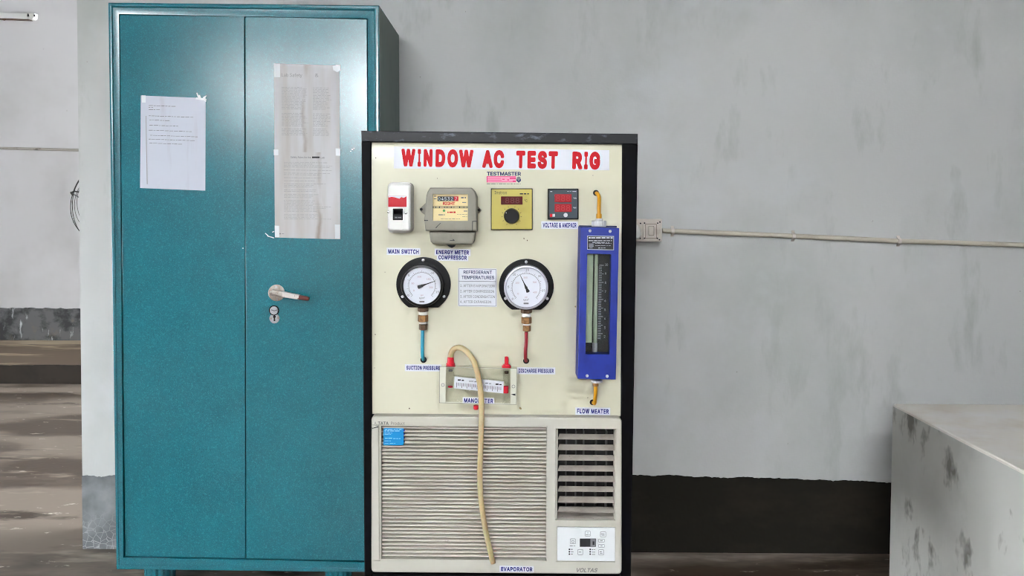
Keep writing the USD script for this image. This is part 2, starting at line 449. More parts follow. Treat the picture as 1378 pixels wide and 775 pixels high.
body = loops_mesh([lp(0, YC + .461), lp(0, YC + .005), lp(.04, YC + .0015), lp(.12, YC), lp(.28, YC), lp(.36, YC + .002), lp(.42, YC + .007), lp(.97, YC + .0135), lp(1, YC + .0155), lp(1, YC + .05)])
part('body', body, teal, T, smooth=25)
YD = YC + .0115
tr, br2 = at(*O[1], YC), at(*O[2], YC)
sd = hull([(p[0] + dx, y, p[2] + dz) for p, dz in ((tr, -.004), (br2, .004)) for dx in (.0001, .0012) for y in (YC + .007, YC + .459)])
part('side_sheet', sd, M('side_reflection_paint', (142, 156, 151), .5, [((124, 140, 137), 6, .45, .7, ISO, 5)]), T, 'side sheet with the wall reflection painted in as grey-green')  # grey-green colour stands for the wall mirrored in the teal side


def door(q):
    return ext(sg.Polygon(q), YD, YD + .03, bevel=.0022)


dl = part('door', door([(160.9, 20.0), (328.6, 22.2), (330.2, 751.3), (168.3, 748.4)]), teal, T, smooth=50)
dr = part('door', door([(329.8, 22.2), (493.6, 25.9), (498.7, 754.8), (331.2, 751.5)]), teal, T, smooth=50)
mpp = YD / F_PX
part('handle_plate', lathe((372.3, 394), YD, [(0, -.001), (11.2 * mpp, -.001), (11.2 * mpp, .0025), (10.4 * mpp, .0035), (0, .0035)], 32), steel, dr, 'worn round steel handle plate')
for p in ((371.5, 386.6), (372.8, 403.2)):
    part('screw', lathe(p, YD - .0035, [(0, 0), (1.5 * mpp, 0), (1.1 * mpp, .0015), (0, .0018)], 12), alu, dr)
hub = lathe((369, 393.5), YD - .0035, [(0, 0), (.0085, 0), (.008, .032), (.006, .035), (0, .035)], 20)
ya = YD - .038


def bar(a, b, ha, hb, y0, y1):
    d = np.array([b[0] - a[0], b[1] - a[1]]); nn = np.array([-d[1], d[0]]) / np.hypot(*d)
    q = sg.Polygon([np.array(a) + nn * ha, np.array(b) + nn * hb, np.array(b) - nn * hb, np.array(a) - nn * ha])
    return ext(q, y0, y1, bevel=.004)


part('handle_lever', cat(hub, bar((365, 393), (381, 396.5), 3.4, 3.6, ya - .005, ya + .009)), steel, dr, 'bare steel neck of the lever handle')
part('handle_wrap', bar((379, 396), (402, 400.2), 3.9, 3.3, ya - .006, ya + .009), tape_wrap, dr, 'grimy white tape wound round the lever')
part('handle_grip', cat(bar((401, 400), (413, 402), 3.1, 2.6, ya - .005, ya + .009), bar((411.5, 401.8), (415.3, 402.4), 2.6, 2.0, ya - .0035, ya + .007)), oxblood, dr, 'dark red tip of the lever')
part('keyhole_cover', lathe((369, 417.5), YD, [(0, 0), (6.9 * mpp, 0), (6.9 * mpp, .003), (6.1 * mpp, .004), (0, .0045)], 28), blackp, dr, 'dark rim of the swivel keyhole cover')
part('keyhole_cover_disc', lathe((368.6, 417.8), YD - .0046, [(0, 0), (5.6 * mpp, 0), (5.2 * mpp, .001), (0, .0014)], 28), alu, dr)
part('keyhole_cover_slot', ext(quad((365, 416.2), (369, 417.6), (373, 416.4), (373.2, 417.6), (369, 418.9), (365, 417.6)), YD - .0066, YD - .0060), ink, dr)
part('escutcheon', lathe((369.4, 428.3), YD, [(0, 0), (6.9 * mpp, 0), (6.6 * mpp, .0016), (0, .002)], 28), alu, dr, 'round bright keyhole plate')
kh = shapely.union_all([circ(369.2, 426.2, 1.9), quad((368.5, 426), (369.9, 426), (370.4, 432), (368.2, 432))])
part('keyhole', ext(kh, YD - .0027, YD - .0021), black_pl, dr)
for p in ((364.8, 428.4), (374.2, 427.6)):
    part('screw', lathe(p, YD - .002, [(0, 0), (1.5 * mpp, 0), (1.1 * mpp, .001), (0, .0012)], 12), steel, dr)
fl = []
for (x, y, s) in ((474, 201, 1.5), (476.5, 199.5, .9), (472, 203.5, .8), (327, 334, .7)):
    fl.append(ext(sg.Polygon([(x + s * random.uniform(.6, 1.3) * math.cos(a), y + s * random.uniform(.5, 1) * math.sin(a)) for a in np.arange(7) / 7 * 6.283]), YD - .0006, YD - .0001))
part('paint_fleck', cat(*fl), tape, dr, 'white paint flecks')
for (x0, x1, yy, yc) in ((188, 229, 765, YC + .07), (434, 470.5, 769, YC + .07), (188, 229, 765, YC + .39), (434, 470.5, 769, YC + .39)):
    a, c = at(x0, yy, YC + .03), at(x1, yy, YC + .03)
    r = (c[0] - a[0]) / 2; cx = (a[0] + c[0]) / 2
    th = np.arange(96) / 96 * 2 * np.pi
    rings = []
    for z, s in ((a[2] - .0005, 1.0), (a[2] - .02, 1.0), (.03, .93), (0.002, .97)):
        rad = r * s * (1 - .1 * np.maximum(0, np.cos(th * 14)) ** .6)
        rings.append(np.stack([cx + rad * np.cos(th), yc + .8 * rad * np.sin(th), np.full(96, z)], 1))
    part('leg', loops_mesh(rings), teal, T)


def notice(name, label, q, matp, group=None, lift=0.0):
    A = np.array(q, float)
    nx, ny = 14, 18
    V, Fc = [], []
    for side in (0, 1):
        for j in range(ny + 1):
            for i in range(nx + 1):
                u, v = i / nx, j / ny
                p = (A[0] * (1 - u) + A[1] * u) * (1 - v) + (A[3] * (1 - u) + A[2] * u) * v
                wv = .0007 * math.sin(u * 5 + v * 3) * math.sin(v * math.pi)
                V.append(at(*p, YD - .0016 - lift - abs(wv)) + np.array([0, .0003 * side, 0]))
    n = (nx + 1) * (ny + 1)
    for j in range(ny):
        for i in range(nx):
            a = j * (nx + 1) + i; b2 = a + 1; c = a + nx + 2; d = a + nx + 1
            Fc += [[a, d, c], [a, c, b2], [n + a, n + b2, n + c], [n + a, n + c, n + d]]
    m = trimesh.Trimesh(V, Fc, process=False)
    c = at(*A.mean(0), YD)
    t = thing(name, label, 'notice', (c[0], YD - .0016, c[2]), group)
    part('sheet', m, matp, t, smooth=True)
    return t


YP_ = YD - .0026


def stained(name, px, w, amount):
    """Old paper with one wandering brown water stain running down it."""
    x0 = float(at(px, 200, YD)[0])
    n = {'g': ('geometry', {}), 'p': ('principled_bsdf', {'roughness': .7}), 's': ('separate_xyz', {}), 'mp': ('mapping', {'scale': (3, 1, 9)}), 'nz': ('noise_texture', {'scale': 1.0, 'detail': 4}),
         'wob': ('math', {'math_type': 'multiply_add', 'value2': .05, 'value3': -.025 - x0}), 'add': ('math', {'math_type': 'add'}), 'ab': ('math', {'math_type': 'absolute'}),
         'mr': ('map_range', {'from_min': w, 'from_max': w * .15, 'to_min': 0, 'to_max': amount, 'clamp': True}), 'm2': ('mapping', {'scale': (30, 1, 9)}), 'n2': ('noise_texture', {'scale': 1.0, 'detail': 5}),
         'r2': ('map_range', {'from_min': .3, 'from_max': .62, 'to_min': 0, 'to_max': 1, 'clamp': True}), 'mu': ('math', {'math_type': 'multiply'}),
         'm3': ('mapping', {'scale': (26, 1, 3)}), 'n3': ('noise_texture', {'scale': 1.0, 'detail': 4}), 'r3': ('rgb_ramp', {'ramp': [(.4, lin((207, 206, 209))), (.75, lin((190, 184, 180)))]}),
         'x': ('mix', {'color2': lin((150, 134, 122))})}
    l = [('g.position', 's.vector'), ('g.position', 'mp.vector'), ('mp.vector', 'nz.vector'), ('nz.fac', 'wob.value1'), ('s.x', 'add.value1'), ('wob.value', 'add.value2'), ('add.value', 'ab.value1'), ('ab.value', 'mr.value'),
         ('g.position', 'm2.vector'), ('m2.vector', 'n2.vector'), ('n2.fac', 'r2.value'), ('mr.result', 'mu.value1'), ('r2.result', 'mu.value2'), ('g.position', 'm3.vector'), ('m3.vector', 'n3.vector'), ('n3.fac', 'r3.fac'),
         ('r3.color', 'x.color1'), ('mu.value', 'x.fac'), ('x.color', 'p.base_color')]
    return usdkit.material(stage, '/World/Looks/' + name, n, l, surface='p.BSDF')


t = notice('paper_notice', 'single white paper notice with a few printed lines on the left cupboard door', [(189.5, 128.5), (276.8, 132), (276.2, 256.5), (188.5, 253)], paper_blue, 'paper notices')
rows = [(200, 237, 142), (200, 206, 144.4), (200, 217, 147.3), (200, 260, 155.8), (201, 228, 161.5), (201, 240, 168.5), (200, 258, 175.2), (202, 266, 182), (200, 262, 187.2), (201, 247, 192.6)]
part('printed_lines', cat(*[dashes(a, b, y, .75, YP_, k, .035) for k, (a, b, y) in enumerate(rows)]), ink, t)
part('margin_fold', ext(quad((196, 156), (196.8, 156), (198.6, 248), (197.6, 248)), YP_ - .0002, YP_), ink_faint, t)
part('tape_strip', ext(quad((190.5, 128), (196, 128.3), (196, 138), (191, 138)), YP_ - .0006, YP_ - .0003), tape, t, 'clear tape at its top left corner')
sh = [[(264, 125), (265.5, 124.6), (269, 133), (267, 133.4)], [(267, 128), (269, 127.6), (271, 133), (268.6, 134)], [(273, 131), (277.8, 127.8), (278.2, 129), (275, 134)], [(264, 131), (278, 133), (277.8, 135.5), (263, 133.5)], [(275, 133), (277.6, 136.8), (276.4, 137), (273.6, 134)]]
part('tape_scrap', cat(*[ext(sg.Polygon(q), YP_ - .0012 - .0004 * k, YP_ - .0008 - .0004 * k) for k, q in enumerate(sh)]), tape, t, 'torn tape at its top right corner')
t = notice('paper_notice', 'grey smudged upper sheet of the two notices on the right cupboard door', [(368.5, 85.5), (456.8, 88), (457.2, 209), (369.2, 207.5)], stained('smudged_paper', 409, .010, .55), 'paper notices')
part('heading', cat(text('Lab Safety', (379, 103), (406.5, 103.6), 4.6, YP_, 0), text('&', (424, 103.5), (428.5, 103.6), 4.6, YP_, 0)), ink_faint, t)
L = []
for k in range(32):
    y = 117.5 + k * 2.06
    if k in (15, 16, 26):
        continue
    L += [dashes(379, random.uniform(406, 415), y, .6, YP_, 40 + k, .01), dashes(421, random.uniform(436, 446), y + .6, .6, YP_, 90 + k, .01)]
part('printed_lines', cat(*L), ink_faint, t)
part('tape_strip', ext(quad((368.4, 85.2), (377, 85.6), (377, 104), (368.8, 104)), YP_ - .0006, YP_ - .0003), tape, t, 'clear tape at its top left corner')
part('tape_scrap', ext(sg.Polygon([(447.5, 89), (453, 87), (458.3, 87.3), (458.2, 95), (453.5, 97), (448.5, 94.5)]), YP_ - .0006, YP_ - .0003), tape, t, 'white tape patch at its top right corner')
t = notice('paper_notice', 'lower sheet with a brown water stain of the two notices on the right cupboard door', [(369, 204.2), (457.4, 205.2), (457.8, 322), (370, 319.6)], stained('water_stained_paper', 427.5, .012, .85), 'paper notices', .0006)
YP_ -= .0006
part('heading', cat(text('Safety Rules for the', (391, 212.6), (418.5, 213), 2.4, YP_, 0), text('Lab', (431.5, 213.2), (437, 213.3), 2.4, YP_, 0)), ink, t)
part('blacked_out_word', ext(rect(420, 210.6, 430, 212.8), YP_ - .0003, YP_), ink_black, t)
L = []
for k in range(38):
    if k in (4, 6, 9, 11, 13, 17, 20, 24, 33):
        continue
    y = 218.5 + k * 2.05
    L.append(dashes(382, random.uniform(420, 450), y, .6, YP_, 140 + k, .01))
part('printed_lines', cat(*L), ink_faint, t)
part('page_mark', cat(ext(rect(376, 313.7, 377.8, 315.3), YP_ - .0003, YP_), dashes(379, 382.5, 314.5, .8, YP_, 7)), ink, t)
part('tape_strip', ext(quad((369.6, 303.5), (375.6, 303.8), (375.8, 319.2), (370, 319)), YP_ - .0006, YP_ - .0003), tape, t, 'clear tape at its bottom left corner')
part('tape_strip', ext(quad((450.5, 302), (457.6, 302.2), (457.7, 321.4), (451, 321.2)), YP_ - .0006, YP_ - .0003), tape, t, 'clear tape at its bottom right corner')
for q in ([(368.4, 201), (374.6, 201.2), (374.6, 209), (368.6, 208.8)], [(451.6, 199.6), (457.9, 199.8), (458, 209.6), (451.8, 209.4)]):
    part('tape_strip', ext(sg.Polygon(q), YP_ - .0009, YP_ - .0005), tape, t, 'clear tape over the joint of the two sheets')
sh = [[(357, 313.4), (361, 316.6), (360, 317.4), (356.6, 314.2)], [(359.6, 316.8), (369, 319.6), (368.6, 320.8), (359.6, 318)], [(366, 312), (368.8, 310.8), (369, 312), (366.4, 313)]]
part('tape_scrap', cat(*[ext(sg.Polygon(q), YD - .0018, YD - .0006) for q in sh]), tape, t, 'torn tape at its bottom left corner')

# ------------------------------------------------------------------ test rig: black frame, cream panel, stickers
YR = 2.08                     # front of the frame
YP = YR + .006                # front of the panel
mr = YR / F_PX
rc = at(672, 760, YR)
RIG = thing('test_rig', 'free-standing test rig with black frame and cream panel lettered WINDOW AC TEST RIG', 'test rig', (float(rc[0]), YR + .27, 0))


def down(a, b):
    """The floor point under the line through pixels a, b of the rig's front."""
    p, q = at(*a, YR), at(*b, YR)
    s = (0 - p[2]) / (q[2] - p[2])
    return p + (q - p) * s


def member(front_px, y0, y1, bevel=.003):
    return ext(sg.Polygon(front_px), y0, y1, bevel=bevel)


def post(al, ar, bl_, br):
    """A post whose front face runs from the pixels al-ar at its top to the floor."""
    pts = []
    for y, ins in ((YR, .003), (YR + .003, 0), (YR + .04, 0)):
        p = [at(*al, YR), at(*ar, YR), down(ar, br), down(al, bl_)]
        for k, q in enumerate(p):
            pts.append((q[0] + (ins if k in (0, 3) else -ins), y, max(q[2], .001)))
    return hull(pts)


pl = post((486.3, 176), (499.3, 190.5), (490.2, 771), (500.8, 771))
pl = post((486.3, 191.2), (499.4, 191.2), (490.2, 771), (501, 771))
pr = post((837.4, 194.2), (858.4, 194.2), (834.6, 773), (849.2, 773))
part('post', pl, blackp, RIG); part('post', pr, blackp, RIG)
part('top_rail', member([(486, 175.8), (858.6, 180), (858.4, 194), (486.3, 191)], YR, YR + .04), black_chip, RIG, 'chipped black top rail')
part('cross_rail', member([(501.3, 772), (834.3, 774.6), (834, 795), (501.6, 793)], YR + .002, YR + .04), blackp, RIG)
px0, px1 = float(at(490, 500, YR)[0]), float(at(853, 500, YR)[0])
ztop = float(at(670, 180, YR)[2])
YB2 = YR + .52
for x0, x1 in ((px0, px0 + .026), (px1 - .03, px1)):
    part('post', box(x0, x1, YB2 - .04, YB2, .001, ztop - .004), blackp, RIG)
    part('side_rail', box(x0, x1, YR + .041, YB2 - .041, ztop - .04, ztop - .008), blackp, RIG)
    part('side_rail', box(x0, x1, YR + .041, YB2 - .041, .34, .375), blackp, RIG)
    part('side_rail', box(x0, x1, YR + .041, YB2 - .041, .05, .08), blackp, RIG)
    xm = (x0 + x1) / 2
    part('side_sheet', box(xm - .002, xm + .002, YR + .042, YB2 - .042, .376, ztop - .041), cream, RIG)
part('top_rail', box(px0 + .027, px1 - .031, YB2 - .04, YB2, ztop - .04, ztop - .008), blackp, RIG)
part('top_sheet', box(px0 + .002, px1 - .002, YR + .042, YB2 - .002, ztop - .007, ztop - .004), blackp, RIG)
part('bottom_shelf', box(px0 + .027, px1 - .031, YR + .045, YB2 - .01, .375, .385), blackp, RIG)

# panel: bent slightly back along its top edge
prof = [(0.0, .010), (.012, .0045), (.03, .0018), (.06, .0)]
PT = [at(499.6, 191.3, YP), at(837.3, 194.3, YP)]
PB = [at(500.6, 556.8, YP), at(837.0, 560.2, YP)]
rowsv = []
H = PT[0][2] - PB[0][2]
for d, back in prof + [(H, 0.0)]:
    s = d / H
    rowsv.append([PT[0] + (PB[0] - PT[0]) * s + [0, back * .45, 0], PT[1] + (PB[1] - PT[1]) * s + [0, back * .45, 0]])
lo = [np.array([r[0], r[1], r[1] + [0, .004, 0], r[0] + [0, .004, 0]]) for r in rowsv]
PANEL = part('panel', loops_mesh(lo), cream, RIG, 'cream painted sheet with small chips')
SP = PANEL


def sticker(name, shape, Y, m, parent, lift=.0006, r=0):
    return part(name, ext(shape, Y - lift, Y - lift + .0004), m, parent)


hs = sticker('title_strip', quad((530, 197.2), (820, 202), (820, 229.2), (530, 226.6)), YP, sticker_w, RIG)
YS = YP - .0007
LET = [('W', 540, 558.7), ('I', 562, 566.4), ('N', 570, 581.9), ('D', 586, 599), ('O', 602, 616.2), ('W', 617.6, 636.8), ('A', 649, 663), ('C', 664.2, 678.2), ('T', 694.5, 706.6), ('E', 709.6, 721),
       ('S', 723.4, 736), ('T', 738, 750.5), ('R', 770, 783.4), ('I', 786, 790.8), ('G', 793, 807.4)]
for c_, x0, x1 in LET:
    yb0 = 221.6 + (x0 - 540) * .0163
    part('letter', text(c_, (x0, yb0), (x1, yb0 + (x1 - x0) * .0163), 19.2, YS, bold=4), red_l, hs)


def label_sticker(lines, pad=(2.2, 2.2), parent=RIG, Y=YP, ybold=2, mat=blue_l, name='name_sticker'):
    xs = [c for _, a, b, h in lines for c in (a[0], b[0])]
    pol = shapely.union_all([sg.Polygon([(a[0] - pad[0], a[1] - h - pad[1]), (b[0] + pad[0], b[1] - h - pad[1]), (b[0] + pad[0], b[1] + pad[1]), (a[0] - pad[0], a[1] + pad[1])]) for _, a, b, h in lines])
    s = part(name, ext(pol, Y - .0006, Y - .0002), sticker_w, parent)
    part('lettering', cat(*[text('\u200a'.join(tx), a, b, h, Y - .0007, bold=ybold, depth=.0004) for tx, a, b, h in lines]), mat, s)
    return s


label_sticker([('MAIN SWITCH', (522.5, 340.8), (563.5, 341.4), 5.3)])
label_sticker([('ENERGY METER', (587, 341.6), (631, 342.4), 5), ('COMPRESSOR', (590, 348.6), (628, 349.4), 5)])
label_sticker([('VOLTAGE & AMIPAIR', (730.5, 305.6), (775.5, 306), 5.6)])
label_sticker([('SUCTION PRESSURE', (547, 497.2), (592, 497.6), 4.9)])
label_sticker([('DISCHARGE PRESSUER', (698, 501.2), (745, 501.6), 4.9)])
label_sticker([('FLOW MEATER', (776.5, 555.8), (819, 556.4), 5.6)])

# maker's logo
lg = sticker('maker_logo', rect(654, 230, 702.5, 249), YP, cream, RIG)
part('lettering', text('TESTMASTER', (655.2, 236), (701, 236.2), 4.6, YS, bold=2), navy_l, lg)
part('pink_bar', ext(rect(655, 237, 694.5, 245.4, .4), YS - .0003, YS), pink_pale, lg)
bars = [rect(655, 237, 656, 245.4), rect(686, 238.6, 694.3, 241), rect(690, 243, 694.4, 245), rect(656, 237, 694, 237.8), rect(656, 239.6, 674, 240.4), rect(656, 242, 675, 242.8), rect(656, 244.4, 690, 245.2), rect(676, 240.5, 679, 242), rect(682.5, 241.2, 685, 243)]
part('pink_lettering', cat(*[ext(b2, YS - .0007, YS - .0004) for b2 in bars]), pink_l, lg)
part('emblem', cat(ext(circ(698, 240.2, 2.6), YS - .0003, YS)), ink, lg)
part('emblem_mark', ext(sg.Polygon([(695, 241), (697, 242), (698, 243.4), (699, 242), (701, 240.6), (701, 243.4), (698, 246), (695, 243)]), YS - .0007, YS - .0004), navy_l, lg)
part('slogan', dashes(655, 701, 247.4, .9, YS, 5), ink, lg)

# temperature list
tl = part('temperature_list', ext(rect(616.3, 360.6, 668.6, 412.2, 1.2, .8), YP - .001, YP - .0002), sticker_w, RIG, 'white list of refrigerant temperatures')
YT = YP - .0011
fr = rect(617, 361.3, 668, 411.5, 1, .8)
part('border_line', cat(ext(fr.difference(fr.buffer(-.55)), YT - .0003, YT), ext(quad((617.4, 377.9), (667.8, 378.6), (667.8, 379.2), (617.4, 378.5)), YT - .0003, YT)), ink, tl)
part('lettering', cat(text('REFRIGERANT', (623.8, 368.2), (662, 368.6), 4.2, YT), text('TEMPERATURES', (621.2, 375.2), (665, 375.6), 4.2, YT)), navy_l, tl)
part('lettering', cat(*[text(s, (619.2, y), (b, y + .5), 3.5, YT, 0) for s, y, b in (('1. AFTER EVAPORATION', 386, 665.5), ('2. AFTER COMPRESSION', 393.4, 665), ('3. AFTER CONDENSATION', 400.6, 666), ('4. AFTER EXPANSION', 407.6, 661))]), ink, tl)
# holes for the tubes
for c in ((570, 484, 4.3), (708, 485.4, 4.1), (802, 259.6, 4.0), (797.4, 541.2, 3.9)):
    part('grommet_hole', lathe(c[:2], YP, [(0, .0004), (c[2] * mr * .8, .0004), (c[2] * mr * .85, .0012), (c[2] * mr, .0012), (c[2] * mr, .0002), (0, .0002)], 20), black_pl, RIG)
sp = []
for (x, y, s) in ((505.5, 212.5, .8), (505, 450, .8), (588.5, 240, .5), (705, 321, .9), (709.5, 323.5, .7), (798, 236, .5), (791, 535, .7), (551, 549.5, .9), (588, 198.5, .5), (504, 495, .5), (518, 366, .5)):
    sp.append(ext(sg.Polygon([(x + s * random.uniform(.5, 1.2) * math.cos(a), y + s * random.uniform(.7, 1.6) * math.sin(a)) for a in np.arange(7) / 7 * 6.283]), YP - .0004, YP - .0001))
part('paint_chip', cat(*sp), bronze, PANEL, 'small dark chips in the cream paint')


def screw(c, Y, r=2.0, parent=None, m=None, h=.0022):
    s = r * Y / F_PX
    return part('screw', lathe(c, Y, [(0, 0), (s, 0), (s, h * .4), (s * .75, h), (0, h * 1.1)], 14), m or alu, parent)


def base_of(px, py, Y=YP):
    p = at(px, py, Y); return (p[0], Y, p[2])


# ------------------------------------------------------------------ main switch
t = thing('main_switch', 'white plastic main switch box with red label and black toggle', 'switch', base_of(538, 312))
part('base', ext(rect(523.5, 245.5, 557, 313, 7), YP - .026, YP - .0003, bevel=.004, Y=YP), white_pl, t)
yf = YP - .066
part('cover', ext(rect(521.6, 247.6, 552.6, 311.3, 4.5), yf, YP - .0265, bevel=.007), white_pl, t)
part('red_label', ext(rect(522.4, 263.6, 547, 278.4, .5), yf - .0006, yf - .0001), red_win, t)
part('torn_label_edge', ext(sg.Polygon([(522.7, 263.8), (546.6, 263.8), (546.4, 264.6), (543, 266.2), (540, 265), (537.5, 267.4), (531, 265.4), (527, 264.9), (523, 265.6)]), yf - .0010, yf - .0007), sticker_w, t)
part('toggle_surround', ext(rect(528.6, 280.6, 542, 296.2, .6), yf - .0008, yf - .0002), black_pl, t)
part('toggle', hull([tuple(at(x, y, yf - d)) for x, y, d in ((529.6, 281.4, .001), (541, 281.4, .001), (529.2, 288.4, .001), (541.6, 288.4, .001), (530, 282.4, .012), (540.6, 282.4, .012), (529.6, 287, .009), (541, 287, .009))]), matt_black, t)
part('rating_plate', ext(rect(530.2, 290.4, 541.2, 294.8), yf - .0013, yf - .0009), ink_black, t)
part('rating_print', dashes(531.5, 540, 292.6, 1.6, yf - .0014, 13), ink, t)
part('finger_recess', ext(rect(528, 296.6, 541.5, 308.5, 1), yf - .0010, yf - .0002), white_pl, t)
screw((522.9, 285.2), yf, 1.7, t, chrome); screw((546.2, 286.6), yf, 1.8, t, chrome)

# ------------------------------------------------------------------ energy meter
t = thing('energy_meter', 'grey enamelled electricity meter with a cream register window', 'meter', base_of(606, 330))
ye = YP - .062
part('mounting_ear', ext(sg.Polygon([(574, 272), (566.5, 279), (564.6, 282), (566.5, 285), (574, 291)]), YP - .012, YP - .0004, bevel=.002), grey_meter, t)
part('mounting_ear', ext(sg.Polygon([(638, 273), (645.6, 280), (648, 282.6), (645.6, 285.6), (638, 291)]), YP - .012, YP - .0004, bevel=.002), grey_meter, t)
screw((566.9, 281.6), YP - .012, 1.9, t, black_pl); screw((644.5, 282.4), YP - .012, 1.9, t, black_pl)
cov = ext(sg.Polygon([(578.6, 252.4), (634.2, 252.6), (638.5, 257), (641.3, 264), (641.9, 311.2), (572.2, 310.6), (570.6, 296), (573.4, 263), (575, 258)]), ye, YP - .0004, bevel=.006)
win = ext(rect(582.2, 261.4, 629.6, 297.2), ye - .01, ye + .008, Y=ye)
cov = trimesh.boolean.difference([cov, win], engine='manifold')
part('cover', cov, grey_meter, t, smooth=30)
yw = ye + .0075
part('register_face', ext(rect(582.0, 261.2, 629.8, 297.4), yw, yw + .0004, Y=ye), meter_face, t, 'cream printed face')
part('terminal_cover', ext(sg.Polygon([(577.4, 312), (639.2, 312.4), (637.8, 325), (635, 329), (582.5, 328.6), (579, 325)]), ye + .008, YP - .0004, bevel=.006), grey_meter, t)
for q in ([(571, 296), (576, 296.2), (576, 297.2), (571, 297)], [(635.4, 297.4), (641.4, 297), (641.4, 298), (636.4, 298.4), (636.2, 310.6), (635.2, 310.6)], [(587, 307), (589, 304.4), (593.4, 300), (592.6, 300), (588, 304.4), (586, 306.6)]):
    part('cover_seam', ext(sg.Polygon(q), ye - .0006, ye - .0001), ink_black, t)
part('arrow_mark', cat(ext(quad((605.4, 323), (611.6, 323.2), (611.6, 324), (605.4, 323.8)), ye + .007, ye + .0078), ext(quad((609.6, 321.6), (611.8, 323.2), (611, 323.8), (609, 322.2)), ye + .007, ye + .0078)), ink_black, t)
screw((607.4, 316.4), ye + .008, 1.2, t, grey_meter)
part('cable_gland', hull([tuple(at(x, y, ye + d)) for x, y in ((600.5, 329.4), (613.5, 329.4), (611.5, 332), (608, 333.6), (605, 332.4)) for d in (.02, .045)]), black_pl, t)
yk = yw - .0001
part('counter', ext(rect(588.8, 264.2, 612.2, 270.6), yk - .0012, yk), ink_black, t, 'black number wheels of the counter')
part('counter_last_wheel', ext(rect(610.8, 264.2, 616.8, 270.6), yk - .0014, yk), red_win, t, 'red last number wheel')
part('counter_digits', cat(*[text(s, (589.8 + 4.2 * k, 269.6), (592.6 + 4.2 * k, 269.6), 4.2, yk - .0013, 0, .0003) for k, s in enumerate('04532')] + [text('7', (612.2, 269.6), (615, 269.6), 4.2, yk - .0015, 0, .0003)]), sticker_w, t)
part('lettering', text('RIGHT', (596, 275.6), (612.4, 275.7), 3.8, yk, 2, .0003), red_l, t)
part('face_band', ext(rect(582.4, 277.4, 629.4, 280.2), yk - .0003, yk), ink_black, t)
part('band_print', dashes(583.4, 628.6, 278.8, 1.4, yk - .0004, 21), meter_face, t)
part('green_dot', ext(circ(597.5, 283.4, 1.7), yk - .0003, yk), green_l, t)
part('face_print', cat(dashes(590, 598.5, 289, 1.9, yk, 22), dashes(584, 587, 264, 1.2, yk, 23), dashes(584, 587.5, 267.5, 1.2, yk, 24), dashes(620.5, 627, 266, 2, yk, 25), dashes(622, 627.6, 272.4, 1.6, yk, 26), dashes(624, 628.8, 284, 1.5, yk, 27), dashes(615, 628.6, 288.4, .7, yk, 28), dashes(622, 628.6, 291.4, .7, yk, 29), dashes(593, 619, 294.4, .7, yk, 30)), ink, t)
part('face_print', dashes(602, 613, 285.6, 2.4, yk, 31), red_l, t, 'red print')

# ------------------------------------------------------------------ temperature controller
t = thing('temperature_controller', 'square ochre-faced temperature controller with black knob and dark red window', 'controller', base_of(689, 309))
yt = YP - .009
part('bezel', ext(rect(660.6, 253.4, 716.8, 309.4, .8), yt + .002, YP - .0003, bevel=.001), black_pl, t)
part('face', ext(rect(661.7, 254.6, 715.6, 308.3, .6), yt, yt + .0019), yellow_face, t)
part('display_window', ext(rect(674.1, 264.2, 703.2, 275.3, .8), yt - .0012, yt - .0002, bevel=.0006), dark_red, t)
part('display_digits', text('888', (680, 273.2), (699, 273.2), 7, yt - .0013, 0, .0002), seg_red, t)
part('lettering', cat(text('Instron', (665.6, 261.2), (682, 261.4), 4.2, yt, 0), text('°C', (705.6, 272), (709.6, 272), 3.6, yt, 0), dashes(699.5, 712, 260.8, 1.8, yt, 33)), ink_black, t)
tk = [ext(sa.rotate(rect(688.2, 276.9, 688.8, 278.4), a, origin=(688.5, 290.6)), yt - .0003, yt) for a in (-150, -120, -95, -70, -45, -20, 20, 45, 70, 95, 120, 150)]
part('tick_marks', cat(*tk), ink_black, t)
part('knob', lathe((688.5, 290.6), yt, [(0, .0002), (10.6 * mr, .0002), (10.4 * mr, .003), (9.6 * mr, .014), (8.8 * mr, .016), (0, .0155)], 36), black_pl, t)
part('knob_pointer', ext(circ(681.2, 286.4, .7), yt - .0165, yt - .0158), sticker_w, t)

# ------------------------------------------------------------------ volt and ampere meter
t = thing('digital_panel_meter', 'square dark slate digital meter with two red display windows', 'meter', base_of(758, 295))
yv = YP - .009
part('bezel', ext(rect(737.3, 253.8, 778.6, 295.2, 1), yv, YP - .0003, bevel=.002), black_pl, t)
part('face', ext(rect(739, 255.4, 777, 293.6, .6), yv - .0008, yv - .0001), slate, t)
for y0 in (261.2, 274.3):
    dw = part('display_window', ext(rect(746.4, y0, 769.2, y0 + 10.9, .4), yv - .002, yv - .0009), red_disp, t)
    part('display_digits', text('888', (748.2, y0 + 9.2), (767.2, y0 + 9.2), 7.6, yv - .0021, 0, .0002), seg_disp, dw)
part('lettering', cat(text('Volts', (771.6, 267.4), (775.6, 267.4), 1.9, yv - .0008, 0), text('Amps', (771.2, 280.2), (775.4, 280.2), 1.9, yv - .0008, 0), dashes(740.4, 744, 257.6, 1.3, yv - .0008, 3), dashes(763, 775.4, 257.6, 1, yv - .0008, 4)), sticker_w, t)
part('maker_mark', ext(rect(740, 287.8, 743.4, 292), yv - .0012, yv - .0009), red_l, t, 'small red mark')
part('maker_mark', ext(rect(743.5, 287.8, 747, 291.6), yv - .0012, yv - .0009), sticker_w, t, 'small white mark')
part('push_button', ext(circ(761.2, 289.4, 2.8, 20), yv - .002, yv - .0009), alu, t)

